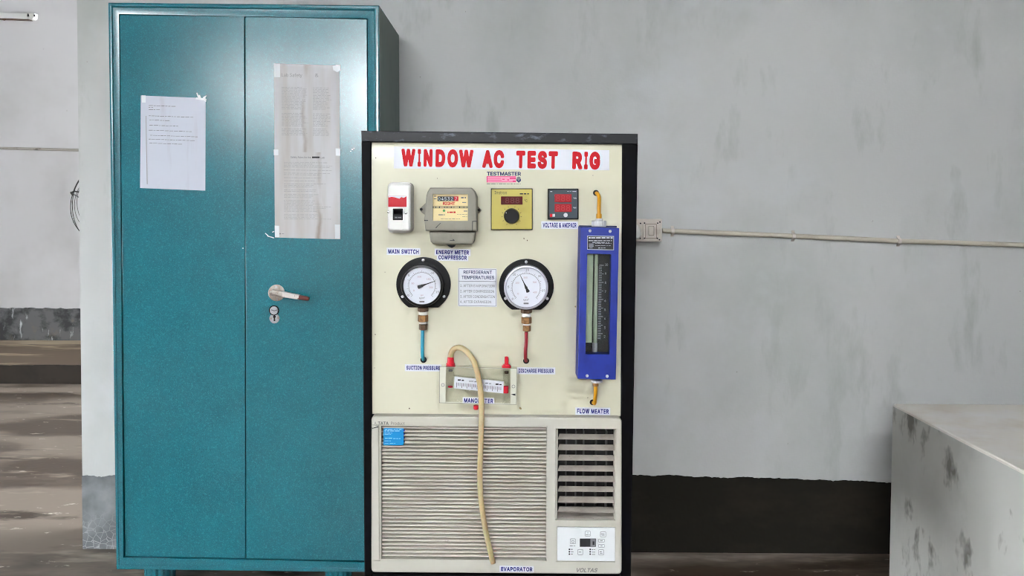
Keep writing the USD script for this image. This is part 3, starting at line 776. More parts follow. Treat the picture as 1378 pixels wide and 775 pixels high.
# ------------------------------------------------------------------ pressure gauges
def gauge(label, fc, fr_, flat, dc, dr_, needle, ringm, tubem, tubec, end, fit, outer, inner):
    t = thing('pressure_gauge', label, 'gauge', base_of(fc[0], end), 'pressure gauges')
    disc = circ(*fc, fr_, 72).intersection(rect(0, 0, 1378, flat))
    part('flange', ext(disc, YP - .008, YP - .0003, bevel=.002), black_gl, t, 'black mounting flange with flat lower edge', smooth=30)
    yg = YP - .036
    m = yg / F_PX
    R = dr_ * m
    part('case', lathe(dc, yg, [(R * .9, -.0275), (R + .006, -.0275), (R + .006, -.002), (R + .0045, .001), (R + .001, .0015), (R, -.001), (R, -.006), (R * .9, -.006)], 64), ringm, t, smooth=40)
    yd = yg + .005
    dl_ = part('dial', lathe(dc, yd, [(0, 0), (R - .0002, 0), (R - .0002, -.001), (0, -.001)], 64), dial_white, t, 'white dial')
    cx, cy = dc
    tks = []
    for k in range(41):
        a = math.radians(-135 + 270 * k / 40); L_ = 3.0 if k % 5 == 0 else 1.6
        r0 = dr_ * .70
        tks.append(ext(sa.rotate(rect(cx - .22, cy - r0 - L_, cx + .22, cy - r0), math.degrees(a), origin=(cx, cy)), yd - .0004, yd - .0001))
    arc = [(cx + dr_ * .7 * math.sin(a), cy - dr_ * .7 * math.cos(a)) for a in np.radians(np.linspace(-135, 135, 60))]
    tks.append(ext(sg.LineString(arc).buffer(.22), yd - .0004, yd - .0001))
    part('scale_marks', cat(*tks), ink, dl_)
    nm, nr = [], []
    for s, a in outer:
        x, y = cx + dr_ * .88 * math.sin(math.radians(a)), cy - dr_ * .88 * math.cos(math.radians(a))
        w = 1.0 * len(s)
        nm.append(text(s, (x - w, y + 1.3), (x + w, y + 1.3), 2.7, yd, 0, .0003))
    for s, a in inner:
        x, y = cx + dr_ * .5 * math.sin(math.radians(a)), cy - dr_ * .5 * math.cos(math.radians(a))
        w = .85 * len(s)
        nr.append(text(s, (x - w, y + 1.1), (x + w, y + 1.1), 2.2, yd, 0, .0003))
    nm.append(text('kg/cm²', (cx - 3.6, cy + 17.6), (cx + 3.6, cy + 17.6), 2.4, yd, 0, .0003))
    part('numerals', cat(*nm), ink_black, dl_)
    part('numerals', cat(*nr, text('psi', (cx - 1.6, cy + 13.6), (cx + 1.6, cy + 13.6), 2, yd, 0, .0003)), dial_red, dl_, 'red numerals')
    part('maker_name', ext(rect(cx - 3.4, cy + 20.4, cx + 3.4, cy + 22.4, .4), yd - .0004, yd - .0001), ink, dl_)
    tip, tail = np.array(needle[0]), np.array(needle[1])
    d = (tip - tail) / np.linalg.norm(tip - tail); n_ = np.array([-d[1], d[0]]); pv = np.array(dc)
    nd = sg.Polygon([tip + n_ * .25, pv + d * 6 + n_ * .7, pv + d * 2 + n_ * 1.3, pv + n_ * 1.2, tail + n_ * 2.5, tail - d * .8, tail - n_ * 2.5, pv - n_ * 1.2, pv + d * 2 - n_ * 1.3, pv + d * 6 - n_ * .7, tip - n_ * .25])
    part('needle', cat(ext(nd, yd - .0028, yd - .0018), lathe(dc, yd, [(0, .001), (1.9 * m, .001), (1.9 * m, .0034), (1.2 * m, .004), (0, .004)], 18)), ink_black, t)
    for c in ((fc[0] - .2, fc[1] - fr_ * .89), (fc[0] - fr_ * .76, fc[1] + fr_ * .44), (fc[0] + fr_ * .76, fc[1] + fr_ * .44)):
        screw(c, YP - .008, 2.1, t, bright, .003)
    # stem: nut, thread tape, hexagon, thread tape, lower nut
    yc = YP - .021
    for nm_, x0, x1, y0, y1, mt, hx in fit:
        a, b2 = at(x0, y0, yc - .012), at(x1, y1, yc - .012)
        r_ = (b2[0] - a[0]) / 2
        o = np.array([(a[0] + b2[0]) / 2, yc, 0])
        z1, z0 = a[2], b2[2]; hh = z1 - z0; c_ = min(.0015, hh * .2)
        part(nm_, lathe_z(o, [(0, z0), (r_ - c_, z0), (r_, z0 + c_), (r_, z1 - c_), (r_ - c_, z1), (0, z1)], 6 if hx else 22, .0), mt, t, smooth=30)
    pth = [at(*tubec[0], yc)] + [at(*p, yc + q) for p, q in tubec[1:]]
    part('capillary_tube', tube(smooth_path(pth, 6), 2.45 * mr, 12), tubem, t)


gauge('black-rimmed suction pressure gauge on a blue tube, needle pointing right', (569.7, 382.8), 36.7, 413.8, (567.8, 384.5), 25.4, ((586, 378), (562.6, 386.6)), black_gl, tube_blue,
      [(568.6, 444.6), ((568.6, 452), 0), ((568.4, 468), .0), ((568.8, 479), .004), ((570.2, 484.4), .017)], 488,
      [('stem_nut', 561.4, 576, 414.4, 420, bronze, True), ('thread_tape', 562.6, 575, 420.1, 424.5, ptfe, False), ('hexagon', 561.6, 575.6, 424.6, 433.8, brass, True), ('thread_tape', 563.6, 574.4, 433.9, 436.8, ptfe, False), ('lower_nut', 563, 574.6, 436.9, 444.8, bronze, True)],
      [('0', -125), ('5', -52), ('10', 40), ('15', 112)], [('0', -120), ('50', -75), ('100', -15), ('150', 45), ('200', 100)])
gauge('chrome-ringed discharge pressure gauge on a red tube, needle pointing upper left', (708.3, 385.3), 36.9, 416.8, (708, 386.9), 27.0, ((700, 370.2), (710.7, 392.8)), M('satin_chrome_ring', (196, 196, 208), .38, metallic=.45), tube_red,
      [(708.2, 446.4), ((708.2, 455), 0), ((707.4, 470), .0), ((707.2, 480), .004), ((708, 485.8), .017)], 490,
      [('stem_nut', 701, 716, 417, 422, bronze, True), ('thread_tape', 702.4, 714.4, 422.1, 427.2, ptfe, False), ('hexagon', 701.6, 715.6, 427.3, 436.2, brass, True), ('thread_tape', 704, 713.4, 436.3, 438.5, ptfe, False), ('lower_nut', 703.6, 714.4, 438.6, 446.6, brass, True)],
      [('0', -130), ('5', -88), ('10', -42), ('15', 4), ('20', 50), ('25', 100)], [('0', -128), ('100', -62), ('200', -4), ('300', 58), ('400', 118)])

# ------------------------------------------------------------------ flow meter
t = thing('flow_meter', 'tall blue flow meter with glass window, black scale and yellow tubes', 'flow meter', base_of(804, 520))
yb = YP - .075
part('back_plate', ext(sg.Polygon([(779.4, 303.2), (830, 304), (826.5, 507), (776, 506)]), YP - .004, YP - .0004, Y=YP - .004), blue_dark, t)
hb = ext(sg.Polygon([(781.2, 305.4), (833.4, 307), (828.8, 511), (777.4, 509.8)]), yb, YP - .0045, bevel=.0022)
winq = sg.Polygon([(790.2, 341), (822.6, 342), (820.2, 477), (787.8, 476.4)]).buffer(-1.5).buffer(1.5)
hb = trimesh.boolean.difference([hb, ext(winq, yb - .01, yb + .034, Y=yb)], engine='manifold')
part('housing', hb, blue_box, t, 'blue enamelled housing', smooth=25)
yi = yb + .0325


def lerp_px(u, v):
    """u across and v down the window, in 0..1, as a pixel."""
    a = np.array([(790.2, 341), (822.6, 342), (820.2, 477), (787.8, 476.4)], float)
    return (a[0] * (1 - u) + a[1] * u) * (1 - v) + (a[3] * (1 - u) + a[2] * u) * v


def wrect(u0, v0, u1, v1):
    return sg.Polygon([lerp_px(u0, v0), lerp_px(u1, v0), lerp_px(u1, v1), lerp_px(u0, v1)])


part('interior', ext(wrect(-.03, -.01, 1.03, 1.01), yi, yi + .0008, Y=yb), dark_int, t)
yi2 = yb + .02
part('backing_strip', ext(wrect(.0, .01, .29, .90), yi2 + .001, yi2 + .009, Y=yb), green_glass, t, 'pale green backing strip')
part('scale_plate', ext(wrect(.5, .01, .97, .90), yi2 + .004, yi2 + .009, Y=yb), scale_black, t, 'black scale plate')
c0, c1 = lerp_px(.415, .01), lerp_px(.43, .90)
rt = 2.7 * mr
A0, A1 = at(*c0, yb), at(*c1, yb); A0[1] = A1[1] = yi2 + .003
part('metering_tube', tube([A0, (A0 + A1) / 2, A1], rt, 16), tube_white, t, 'tapered metering tube')
A2 = at(*lerp_px(.42, .99), yb); A2[1] = yi2 + .003
part('tube_seat', cat(tube([A1 - [0, 0, .0005], A1 * .5 + A2 * .5, A2], rt * 1.25, 12)), alu, t)
tk, num = [], []
ys = yi2 + .004
vv = np.linspace(.12, .86, 44)
for k, v in enumerate(vv):
    big = k % 5 == 0
    p, q = lerp_px(.545, v), lerp_px(.545 + (.2 if big else .12), v)
    tk.append(ext(sg.LineString([p, q]).buffer(.28, cap_style=2), ys - .0004, ys - .0001, Y=yb))
part('scale_marks', cat(*tk), sticker_w, t)
for k, s in enumerate(('10', '9', '8', '7', '6', '5', '4', '3', '2')):
    p = lerp_px(.80, .125 + k * .0905)
    num.append(text(s, (p[0], p[1]), (p[0] + 1.9 * len(s), p[1]), 3.2, yb, 0, .0003))
nm = cat(*num); nm.apply_translation([0, ys - yb, 0])
part('numerals', nm, sticker_w, t)
pane = wrect(-.02, -.006, 1.02, 1.006)
glassm = usdkit.material(stage, '/World/Looks/window_glass', {'t': ('transparent_bsdf', {'color': (.97, .98, .97)}), 'gl': ('glossy_bsdf', {'roughness': .08, 'color': (.9, .9, .9)}), 'm': ('mix_closure', {'fac': .05})}, [('t.BSDF', 'm.closure1'), ('gl.BSDF', 'm.closure2')], surface='m.closure')
part('glass_pane', ext(winq.buffer(-.3), yb + .0025, yb + .0045, Y=yb), glassm, t, 'glass window')
for c in ((794, 310.6), (821, 311.2), (790, 505.6), (817, 506.2)):
    screw(c, yb, 2.1, t, bright, .003)
npl = part('nameplate', ext(rect(790.2, 317, 826.2, 336, 0, .6), yb - .0012, yb - .0002), alu, t, 'aluminium maker plate')
part('nameplate_field', ext(rect(791, 317.9, 825.4, 335.2, 0, .6), yb - .0016, yb - .0013), ink_black, npl)
part('nameplate_print', cat(dashes(792, 824.5, 320, 2.4, yb - .0017, 51), dashes(792, 824, 323.8, 1.2, yb - .0017, 52), dashes(797, 820, 326.2, .8, yb - .0017, 53), dashes(792.5, 799, 328.4, 1.2, yb - .0017, 54), dashes(801, 823, 327.6, .5, yb - .0017, 55), dashes(792.5, 799, 331, 1.1, yb - .0017, 56), dashes(801, 822, 330.6, .5, yb - .0017, 57), dashes(793, 799, 333.6, .9, yb - .0017, 58), dashes(805, 815, 333.6, 1, yb - .0017, 59)), alu, npl)
ym = yb + .03


def knurl(x0, y0, x1, y1, yc, flutes=0, n=60, cap=.0012):
    a, b2 = at(x0, y0, yc), at(x1, y1, yc)
    r_ = (b2[0] - a[0]) / 2; cx = (a[0] + b2[0]) / 2
    th = np.arange(n) / n * 2 * np.pi
    rad = r_ * (1 - (.03 + .03 * np.cos(th * flutes) if flutes else 0))
    rings = [np.stack([cx + rad * s * np.cos(th), yc + rad * s * np.sin(th), np.full(n, z)], 1) for z, s in ((b2[2], .93), (b2[2] + cap, 1), (a[2] - cap, 1), (a[2], .93))]
    return loops_mesh(rings)


part('top_union', knurl(796, 296.6, 815.6, 305.2, ym, 18, 216), bright, t, 'knurled bright union nut')
part('union_washer', knurl(801, 294.2, 811, 296.5, ym), bright, t)
part('tube_collar', knurl(802.4, 287.6, 809.6, 293.8, ym), tube_yel, t)
pth = [at(806, 287.8, ym), at(806, 280, ym), at(806.2, 270, ym + .004), at(806, 264.2, ym + .014), at(804, 260.6, ym + .028), at(802.6, 260, YP - .004)]
part('yellow_tube', tube(smooth_path(pth, 6), 2.5 * mr, 12), tube_yel, t)
part('bottom_union', knurl(795.4, 511.2, 811, 514.6, ym + .003, 12, 144), bright, t)
part('tube_collar', knurl(797.6, 514.9, 805.4, 519.4, ym), brass, t)
pth = [at(801.4, 519, ym), at(801.4, 528, ym), at(800.8, 538, ym + .008), at(800.2, 542.6, ym + .022), at(798.4, 541.8, YP - .004)]
part('yellow_tube', tube(smooth_path(pth, 6), 2.5 * mr, 12), tube_yel, t)

# ------------------------------------------------------------------ manometer
t = thing('manometer', 'clear acrylic inclined manometer block with red fittings and a white scale', 'manometer', base_of(643, 544))
ya_ = YP - .026
ac = ext(sg.Polygon([(591.6, 493), (695.6, 495.6), (695, 544.6), (591, 542.2)]), ya_, YP - .0008, bevel=.0012)
slot = sg.Polygon([(609, 505.8), (680, 513.2), (680, 531.8), (609, 524.6)])
bores = []
for (xa, ya1, xb, yb1, r_) in ((606.4, 490, 606.2, 522, 4.4), (681.4, 490, 681, 529.5, 4.4)):
    bores.append(ext(sg.Polygon([(xa - r_, ya1), (xa + r_, ya1), (xb + r_, yb1), (xb - r_, yb1)]), ya_ + .004, ya_ + .02, Y=ya_))
ac = trimesh.boolean.difference([ac, ext(slot, ya_ - .01, ya_ + .010, Y=ya_)] + bores, engine='manifold')
part('acrylic_block', ac, acrylic, t, 'clear acrylic block', smooth=False)
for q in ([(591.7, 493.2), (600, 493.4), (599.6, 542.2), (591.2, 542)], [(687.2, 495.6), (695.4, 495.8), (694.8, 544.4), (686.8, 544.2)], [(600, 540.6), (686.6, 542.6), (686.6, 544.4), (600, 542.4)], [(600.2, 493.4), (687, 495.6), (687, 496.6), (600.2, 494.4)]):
    part('painted_edge_sheen', ext(sg.Polygon(q), ya_ - .0004, ya_ - .0001), acrylic_edge, t, 'pale strip painting in the sheen of the edge')
ol = sg.Polygon([(591.6, 493), (695.6, 495.6), (695, 544.6), (591, 542.2)])
part('edge_line', ext(ol.difference(ol.buffer(-.5)), ya_ - .0007, ya_ - .0005), M('acrylic_edge_line', (132, 130, 118), .4), t, 'grey outer edge line')
sc = part('scale', ext(sg.Polygon([(611.4, 507.2), (678, 514), (677, 530), (610.4, 523.2)]), ya_ + .006, ya_ + .0075, Y=ya_), sticker_w, t, 'white inclined scale')
tk = []
ysc = ya_ + .0059
for k in range(27):
    u = .05 + .9 * k / 26; big = k % 3 == 0
    x, y = 611 + 66.2 * u, 515 + 6.7 * u
    tk.append(ext(rect(x - .3, y, x + .3, y + (6.6 if big else 4.2)), ysc - .0004, ysc, Y=ya_))
tk += [dashes(616, 625, 511.3, 2, ysc, 61, .1), dashes(631, 646, 513, 1, ysc, 62, .1), dashes(653, 661, 515.6, 1, ysc, 63, .1), dashes(667, 675, 517, 2, ysc, 64, .1)]
part('scale_marks', cat(*tk), ink_black, sc)


def upright(cx, rows_, yc):
    """Rotation solid about a vertical axis, measured by rows (pixel y, pixel radius)."""
    prof_ = []
    zs = [at(cx, y, yc)[2] for y, _ in rows_]
    prof_ = [(0, zs[0])] + [(r_ * yc / F_PX, z) for (_, r_), z in zip(rows_, zs)] + [(0, zs[-1])]
    o = at(cx, rows_[0][0], yc); o[2] = 0
    return lathe_z(o, prof_[::-1], 22)


ytb = ya_ + .012
part('left_fitting', upright(606.4, [(480, 3.4), (481, 4.2), (488.8, 4.6), (488.9, 6), (490.6, 6), (491, 4.2), (492, 4.2), (492.1, 6.4), (493, 6.4)], ytb), red_pl, t, 'red hose fitting')
part('right_fitting', upright(681.6, [(479.8, 1.8), (480.6, 2.5), (490, 2.6), (490.2, 4.4), (491.6, 4.6), (492, 6.2), (494.6, 6.2)], ytb), red_pl, t, 'red capped fitting')
part('tube_clip', upright(606.3, [(497.6, 2.9), (499.4, 2.9)], ytb), ink, t); part('tube_clip', upright(681.4, [(499.6, 2.9), (502.4, 2.9)], ytb), bronze, t)
part('red_fluid', upright(606.2, [(519.6, 3.2), (521.2, 3.2)], ytb), red_fluid, t)
part('red_fluid', upright(681, [(519.6, 3.4), (528.6, 3.4)], ytb), red_fluid, t)
part('drain_plug', upright(640.6, [(545.2, 3.4), (550, 3.4), (551, 2.6)], ytb), red_pl, t, 'red drain plug below the block')
part('side_screw', ext(quad((687.6, 530.4), (693.6, 529.6), (693.8, 532.4), (690.6, 531.8)), ya_ - .0006, ya_ - .0002), ink_black, t)
for p in ((596, 518, 2), (691, 520, 2)):
    part('fixing_ring', ext(circ(*p[:2], 2.3).difference(circ(*p[:2], 1.7)), ya_ - .0006, ya_ - .0002), ink, t)
label_sticker([('MANOMETER', (624.4, 541.2), (663.4, 542.2), 5.3)], (1.8, 1.6), t, ya_)

# ------------------------------------------------------------------ window air conditioner
YA = YR - .022
t = AC = thing('window_air_conditioner', 'dusty ivory window air conditioner with wide slatted grille and louvred outlet', 'air conditioner', (float(rc[0]), YR + .27, float(at(670, 772, YA)[2])))
bez = ext(rect(499.4, 560, 836.8, 770.6, 5, 2.6), YA, YR + .03, bevel=.005)
cut = [ext(sg.Polygon([(512.6, 573), (735.6, 574.8), (735, 754), (513, 752)]), YA - .05, YR + .012, Y=YA),
       ext(sg.Polygon([(747.8, 576.6), (829.8, 577.4), (828.4, 700.6), (747.4, 700)]), YA - .05, YR + .1, Y=YA),
       ext(sg.Polygon([(748.6, 708), (828.6, 708.8), (828, 756.4), (748.2, 755.6)]), YA - .05, YA + .003, Y=YA)]
bez = trimesh.boolean.difference([bez] + cut, engine='manifold')
seam = sg.Polygon([(499.9, 571.2), (511.0, 571.4), (511.7, 755), (500.6, 754.6)])
bez = trimesh.boolean.difference([bez, ext(seam, YA - .05, YA + .004, Y=YA)], engine='manifold')
part('bezel', bez, ac_cream, t, 'ivory plastic front', smooth=25)
cb_ = [at(503, 563, YA), at(833, 769, YA)]
case = box(px0 + .032, px1 - .036, YR + .046, YR + .5, max(.387, cb_[1][2] + .003), cb_[0][2] - .004)
case = trimesh.boolean.difference([case, ext(sg.Polygon([(744, 572), (834, 573), (832, 704), (744, 703)]), YR - .1, YR + .16, Y=YA)], engine='manifold')
part('casing', case, duct, t, 'dark metal casing')
part('filter', ext(sg.Polygon([(512.8, 573.2), (735.4, 575), (734.8, 753.8), (513.2, 751.8)]), YR + .0085, YR + .0115, Y=YA), filt, t, 'dusty filter behind the grille')
for k in range(35):
    v = (k + .5) / 35
    ya1 = 574.4 + 177.6 * k / 35; hgt = 177.6 / 35
    dx = .4 * v
    for_profile = [(0, .012), (.10, .0015), (.15, .0), (.40, .0), (.47, .0012), (.92, .0125), (.92, .018), (.30, .018)]
    ptsL, ptsR = [], []
    for f_, dy_ in for_profile:
        zL = at(513.2 + dx, ya1 + hgt * f_, YA); zR = at(735.2 - dx, ya1 + hgt * f_ + 1.9, YA)
        ptsL.append((zL[0], YA + .004 + dy_, zL[2])); ptsR.append((zR[0], YA + .004 + dy_, zR[2]))
    part('grille_slat', loops_mesh([np.array(ptsL), np.array(ptsR)]), ac_dirty, t, smooth=False)
part('filter_door', ext(sg.Polygon([(500.6, 572.6), (509.4, 572.8), (510.2, 753.2), (501.4, 752.9)]), YA - .0005, YA + .0038, bevel=.001), ac_cream, t, 'narrow side cover strip')
part('pull_mark', cat(ext(quad((500.6, 576.2), (508.6, 573.6), (509, 574.8), (500.8, 577)), YA - .0012, YA - .0007)), ink_black, t)
rim = sg.Polygon([(511.4, 571.8), (736.8, 573.6), (736.2, 755.2), (511.9, 753.2)]).difference(sg.Polygon([(512.6, 573), (735.6, 574.8), (735, 754), (513, 752)]))
part('grille_frame', ext(rim, YA - .0022, YA - .0002), ac_cream, t)
# louvres: eight vanes sloping down to the front
ybk = [582.3, 596.4, 610.3, 624.5, 638.4, 652.5, 666.1, 680.0]
yft = [590.6, 605, 618.9, 633.3, 647.2, 660.8, 675.6, 688.4]
for a, b2 in zip(ybk, yft):
    a += 1.3
    y1, y2 = YA + .03, YA + .004
    L1, R1 = at(752.8, a, y1), at(826.2, a + .6, y1)
    L2, R2 = at(750.6, b2, y2), at(827.4, b2 + .7, y2)
    th_ = np.array([0, 0, .0012])
    q = [L1, R1, R2, L2]
    part('louvre', loops_mesh([np.array([L1 - th_ * .6, R1 - th_ * .6, R1, L1]), np.array([L2 - th_, R2 - th_, R2, L2])]), ac_vane, t, smooth=False)
for x in (748.6, 827.8):
    a, c = at(x, 578, YA + .008), at(x + 1.2, 699, YA + .008)
    part('louvre_rail', box(a[0], c[0], YA + .008, YA + .04, c[2], a[2]), ac_cream, t)
for x in (762, 775, 785.5, 802, 816):
    a, c = at(x, 580, YA + .07), at(x + .9, 690, YA + .07)
    part('inner_vane', box(a[0], a[0] + .0022, YA + .062, YA + .1, c[2], a[2]), inner_v, t)
a, c = at(749, 576, YA + .12), at(829, 690, YA + .12)
part('outlet_back', box(a[0] + .0, c[0] + .004, YA + .122, YA + .126, c[2] - .03, a[2]), duct, t)
q0, q1 = at(748.4, 699.6, YA + .005), at(828, 700.2, YA + .005)
q2, q3 = at(827, 687.5, YA + .05), at(750, 687, YA + .05)
part('outlet_sill', loops_mesh([np.array([q0, q1, q2, q3]), np.array([q0, q1, q2, q3]) - [0, 0, .004]]), ac_vane, t, 'dusty sloping outlet sill', smooth=False)
yq = YA + .0024
cp = part('control_plate', ext(rect(750, 709.2, 827.6, 754.4, .6, .8), YA - .0006, YA + .0028), ac_panel_w, t, 'white control plate')
yq = YA - .0007
part('display', ext(rect(780.2, 724.6, 802, 735.8, .4), yq - .0004, yq), ink_black, cp, 'black display')
part('display_panel', ext(rect(794.6, 725, 801.6, 735.2), yq - .0008, yq - .0005), ink, cp)
part('display_panel', ext(rect(797.4, 728.4, 800, 733.2), yq - .0012, yq - .0009), ink_black, cp)


def button(x, y, w, h):
    o = rect(x - w / 2, y - h / 2, x + w / 2, y + h / 2, 1.2)
    part('button', cat(ext(o, yq - .0004, yq)), ac_panel_w, cp)
    part('button_outline', ext(o.difference(o.buffer(-.42)), yq - .0007, yq - .0001), ink, cp)


for b2 in ((771, 728.4, 7.2, 7.2), (791, 718.2, 7.2, 7.4), (811.6, 719, 7.6, 7.6), (809.4, 727.4, 8.4, 4.6), (809.4, 734.6, 8.4, 4.6), (809, 743.2, 7.4, 7.4), (781, 742.8, 7.4, 7.4)):
    button(*b2)
marks = [ext(circ(x, y, 1.05), yq - .0004, yq) for x in (766.2, 794.2) for y in (739.2, 742.5, 745.6)]
part('indicator', cat(*marks), ink_black, cp)
ln = [dashes(768.2, 771.8, y, .9, yq, int(y)) for y in (739.2, 742.5, 745.6)] + [dashes(796.4, 801, y, .9, yq, int(y) + 9) for y in (739.6, 742.9, 746)]
ln += [dashes(788.6, 793.4, 719.6, .9, yq - .0005, 3), dashes(789.6, 792.4, 717, .7, yq - .0005, 4), dashes(808.8, 814.4, 718.4, .8, yq - .0005, 5), dashes(809.6, 813.6, 720.2, .7, yq - .0005, 6), dashes(778.8, 783.2, 742.8, 1, yq - .0005, 7), dashes(807, 811, 742.4, .9, yq - .0005, 8), dashes(807, 811, 744.4, .8, yq - .0005, 9), dashes(807.6, 811, 727.4, .9, yq - .0005, 10), dashes(808.2, 810.6, 734.6, .9, yq - .0005, 11), dashes(766.8, 775.6, 734.4, .9, yq, 12)]
o = circ(771, 728.8, 1.9)
ln.append(ext(o.difference(o.buffer(-.5)), yq - .0008, yq - .0005))
part('control_print', cat(*ln), ink, cp)
part('maker_name', text('VOLTAS', (776, 769.4), (804.2, 769.6), 5, YA - .0002, 1, slant=.28), grey_l, t, 'grey slanted maker name')
part('maker_name', cat(text('A', (503.6, 571.2), (506.6, 571.2), 3.8, YA - .0001, 0), text('TATA', (508.6, 571.3), (523, 571.4), 4, YA - .0001, 2), text('Product', (526, 571.4), (544.6, 571.6), 3.9, YA - .0001, 0)), grey_l, t, 'grey lettering on the top edge')
label_sticker([('EVAPORATOR', (674.2, 767.9), (716.4, 768.5), 5)], (2, 1.8), AC, YA)
ysx = YA + .0022
st = part('blue_sticker', ext(sg.Polygon([(516, 577.6), (517.6, 575.8), (543, 576.4), (543.2, 599.2), (516, 598.8)]), ysx, ysx + .0006), blue_st, t, 'bright blue printed sticker')
part('sticker_print', cat(dashes(518, 541, 577.8, 1.1, ysx - .0001, 71), dashes(517.6, 538, 579.8, 1.5, ysx - .0001, 72), dashes(517.4, 528, 582.8, .9, ysx - .0001, 73), dashes(517.4, 526.6, 584.6, .9, ysx - .0001, 74), dashes(518, 528, 589.6, 1.5, ysx - .0001, 75), dashes(529, 539, 590.2, 1, ysx - .0001, 76), dashes(517.4, 526, 593.2, .8, ysx - .0001, 77), dashes(517.4, 534, 596.6, 1, ysx - .0001, 78)), cyan_l, st)
part('sticker_edge', cat(*[ext(circ(543.6, y, 1.2), ysx + .0001, ysx + .002) for y in (579.2, 584, 589, 594.4)]), blue_edge, st, 'dark curled right edge')

# ------------------------------------------------------------------ hose
pix = [((606.4, 486), 1), ((606.6, 480.4), 0), ((607.4, 474.6), -1), ((611, 469.6), -4), ((617, 467.6), -10), ((624.5, 470), -17), ((632, 477.5), -24), ((638.6, 489), -29), ((643, 504), -32), ((646.6, 524), -34), ((648, 548), -34), ((648, 575), -34), ((646.6, 610), -32), ((645.8, 640), -30), ((647.2, 672), -26), ((652.2, 707), -20), ((657.6, 733), -14), ((663.6, 757.5), -8.2)]
hp = [at(*p, ytb + d / 1000.0) for p, d in pix[:11]] + [at(*p, YA + d / 1000.0) for p, d in [((648, 560), -24)] + pix[12:]]
hp = hp[1:]
hpath = smooth_path(hp, 8)
t = thing('rubber_hose', 'amber rubber hose looping from the manometer down over the air conditioner grille', 'hose', tuple(hpath[-1]))
rad = np.linspace(3.9, 3.65, len(hpath)) * 2.03 / F_PX
ho = tube(hpath, rad, 18)
part('hose_wall', ho, hose_m, t, smooth=True)
e = hpath[-1]; dv = hpath[-1] - hpath[-4]; dv /= np.linalg.norm(dv)
part('hose_bore', tube([e + dv * .0001, e + dv * .0004, e + dv * .0007], rad[-1] * .55, 14), bronze, t)

# ------------------------------------------------------------------ switch box and conduit on the near wall
ysb = YW - .045
t = thing('switch_socket_box', 'cream surface-mounted switch box half hidden behind the rig post', 'switch box', (float(at(870, 325, YW)[0]), YW, float(at(870, 325, YW)[2])))
part('back_box', ext(rect(838, 294.6, 890.9, 325, .8, .2), ysb, YW - .0004, bevel=.003), ivory_pl, t)
part('switch_plate', ext(rect(865.4, 298, 885.6, 322.4, .5), ysb - .003, ysb - .0002, bevel=.001), ivory_pl, t)
part('switch_frame', ext(rect(868.3, 301.5, 883.6, 321, .4).difference(rect(868.8, 302, 883.1, 320.5, .4)), ysb - .0036, ysb - .0031), bronze, t)
part('rocker', ext(rect(873, 304.4, 879.8, 316.6, 1.2), ysb - .0085, ysb - .0031, bevel=.002), ivory_pl, t)
part('rocker_shadow_gap', ext(rect(872.6, 304, 880.2, 317, 1.4).difference(rect(873.1, 304.5, 879.7, 316.5, 1.2)), ysb - .0040, ysb - .0031), bronze, t)
part('socket_plate', ext(rect(840, 298, 864, 322.4, .5), ysb - .003, ysb - .0002, bevel=.001), ivory_pl, t)
part('plug_top', ext(sg.Polygon([(846, 301), (858, 302.6), (862, 308), (863.2, 316), (860, 321.6), (846, 321)]), ysb - .026, ysb - .0034, bevel=.006), white_pl, t, 'white plug top')
for c in ((861.9, 300.6), (861.7, 320.7), (867.4, 300.2), (885, 300.2), (867.2, 320.5), (884.6, 320.6), (888, 298.8), (887.4, 322.5)):
    screw(c, ysb - .003 if c[0] < 886 else ysb, 1.0, t, ink_black, .0012)


def conduit(name, label, pts, Y, r, clips, m):
    P = [at(*p, Y - r - .001) for p in pts]
    tt_ = thing(name, label, 'conduit', tuple(P[0]), 'wall conduits')
    part('pipe', tube(P, r, 14), m, tt_)
    for x, y in clips:
        c = at(x, y, Y - r - .001); r2 = r * 1.28
        th = np.linspace(0, np.pi, 11)
        prof_o = [(math.cos(a) * r2, -math.sin(a) * r2) for a in th]; prof_i = [(math.cos(a) * (r + .0003), -math.sin(a) * (r + .0003)) for a in th[::-1]]
        sec = [(r2 * 1.75, r + .0005), (r2 * 1.75, r - .001)] + [(z, y2) for z, y2 in prof_o] + [(-r2 * 1.75, r - .001), (-r2 * 1.75, r + .0005)] + prof_i
        m2 = trimesh.creation.extrude_polygon(sg.Polygon([(y2, z) for z, y2 in sec]).buffer(0), .012, engine='earcut')
        v = np.array(m2.vertices); m2.vertices = np.stack([v[:, 2] - .006 + c[0], v[:, 0] + c[1], v[:, 1] + c[2]], 1); m2.fix_normals()
        part('clip', m2, ivory_pl, tt_)
    return tt_


conduit('wall_conduit', 'long ivory conduit running right from the switch box along the near wall', [(891.5, 310.4), (980, 314), (1068, 317.6), (1140, 320.9), (1210, 324.4), (1300, 327.2), (1400, 330.4), (1520, 334), (1880, 343), (2236, 352)], YW, 3.25 * YW / F_PX, [(905, 311.2), (1067.6, 317.6), (1209.6, 324.4)], conduit_m)
conduit('wall_conduit', 'thin grey conduit high along the far wall at the left', [(-60, 197.8), (0, 199.3), (60, 200.8), (140, 202.8), (240, 205)], far_y, .012, [(-20, 198.8)], conduit_g)

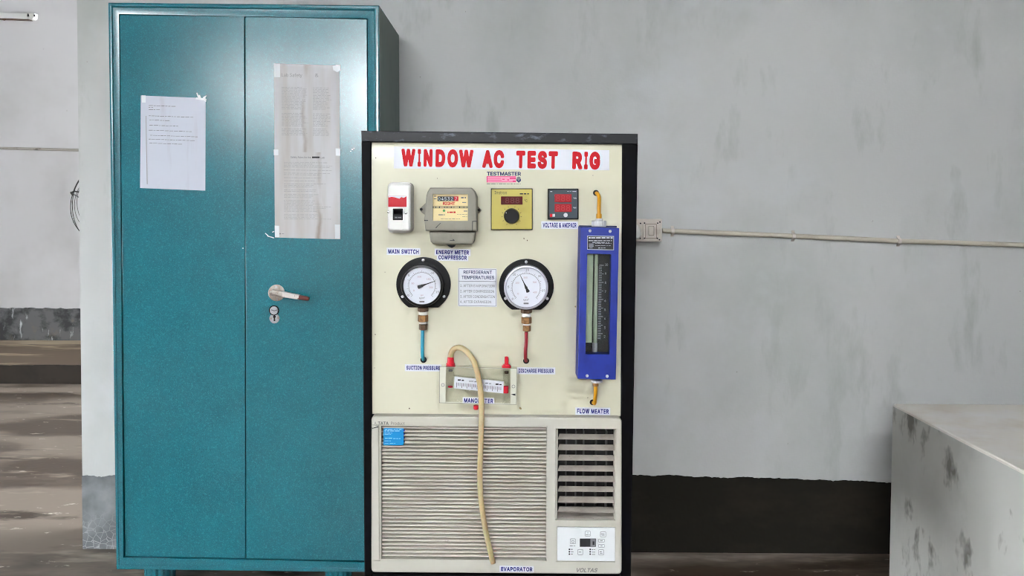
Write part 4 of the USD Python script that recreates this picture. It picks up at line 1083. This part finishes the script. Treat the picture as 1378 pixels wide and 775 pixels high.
# batten light fitting on the far wall
yb_ = far_y - .05
zc = at(22, 21, yb_)
t = thing('batten_light', 'slim white batten light fitting high on the far wall at the top left', 'light fitting', (float(zc[0]), far_y, float(zc[2])))
part('channel', ext(quad((-60, 14.2), (37.5, 17.6), (37.5, 25.6), (-60, 22.2)), yb_, far_y - .001, bevel=.006), batten, t)
part('end_cap', ext(quad((37.8, 17.4), (46.2, 17.8), (45.2, 24.4), (42.6, 26.2), (37.8, 25.8)), yb_ - .006, far_y - .001, bevel=.006), white_pl, t, 'end cap of the fitting')
for q in ([(36.8, 18.2), (38.4, 18.4), (39.2, 22.4), (36.2, 22.2)], [(45, 19.6), (46.6, 19.4), (47.4, 22), (45.6, 22.6)]):
    part('end_clip', ext(sg.Polygon(q), yb_ - .009, yb_ - .0062), ink_black, t)
part('lower_edge', ext(quad((-60, 22.3), (40, 25.8), (40, 27), (-60, 23.5)), yb_ + .004, far_y - .002), bronze, t, 'dark lower edge')
part('bracket', ext(quad((3, 24.6), (8.6, 25.2), (6, 27.6), (3.6, 27.2)), yb_ - .003, yb_ + .003), bronze, t)

# coil of wire hanging on the far wall
yc_ = far_y - .05
c0 = np.array([152.0, 275.0])
t = thing('wire_coil', 'coil of thin black wire on the far wall, mostly hidden behind the near wall edge', 'wire', tuple(at(*c0, far_y)))
rg = random.Random(4)
for k, (rx, ry, ox, oy) in enumerate(((57, 57, 0, 0), (55.4, 56, -.2, 1.2), (50, 52, 1.4, -1.5), (53.4, 49, 1.6, 1))):
    pts = []
    for a in np.arange(60) / 60 * 2 * np.pi:
        w = 1 + .012 * math.sin(3 * a + k) + .008 * math.sin(5 * a + 2 * k)
        pts.append(at(c0[0] + ox + rx * w * math.cos(a), c0[1] + oy + ry * w * math.sin(a), yc_ - .006 * k + .01 * math.sin(2 * a + k)))
    part('strand', tube(pts, (.0034, .003, .0022, .0022)[k], 6, close=True), wire_m, t)
tw = [at(96, 260, yc_ - .03), at(99, 257.6, yc_ - .035), at(104, 258, yc_ - .03), at(109, 258.6, yc_ - .02)]
part('tie', cat(tube(smooth_path(tw, 4), .006, 6), tube(smooth_path([at(96.4, 260.5, yc_ - .03), at(101, 262.4, yc_ - .03), at(106, 265.5, yc_ - .02)], 4), .004, 6), tube(smooth_path([at(95.4, 258.6, yc_ - .03), at(97, 261, yc_ - .032), at(98.8, 263, yc_ - .03)], 4), .009, 6)), wire_m, t)
a = at(152, 216, far_y)
part('hook', tube([a + [0, -.001, 0], a + [0, -.05, .0], a + [0, -.08, .015]], .005, 8), bronze, t)
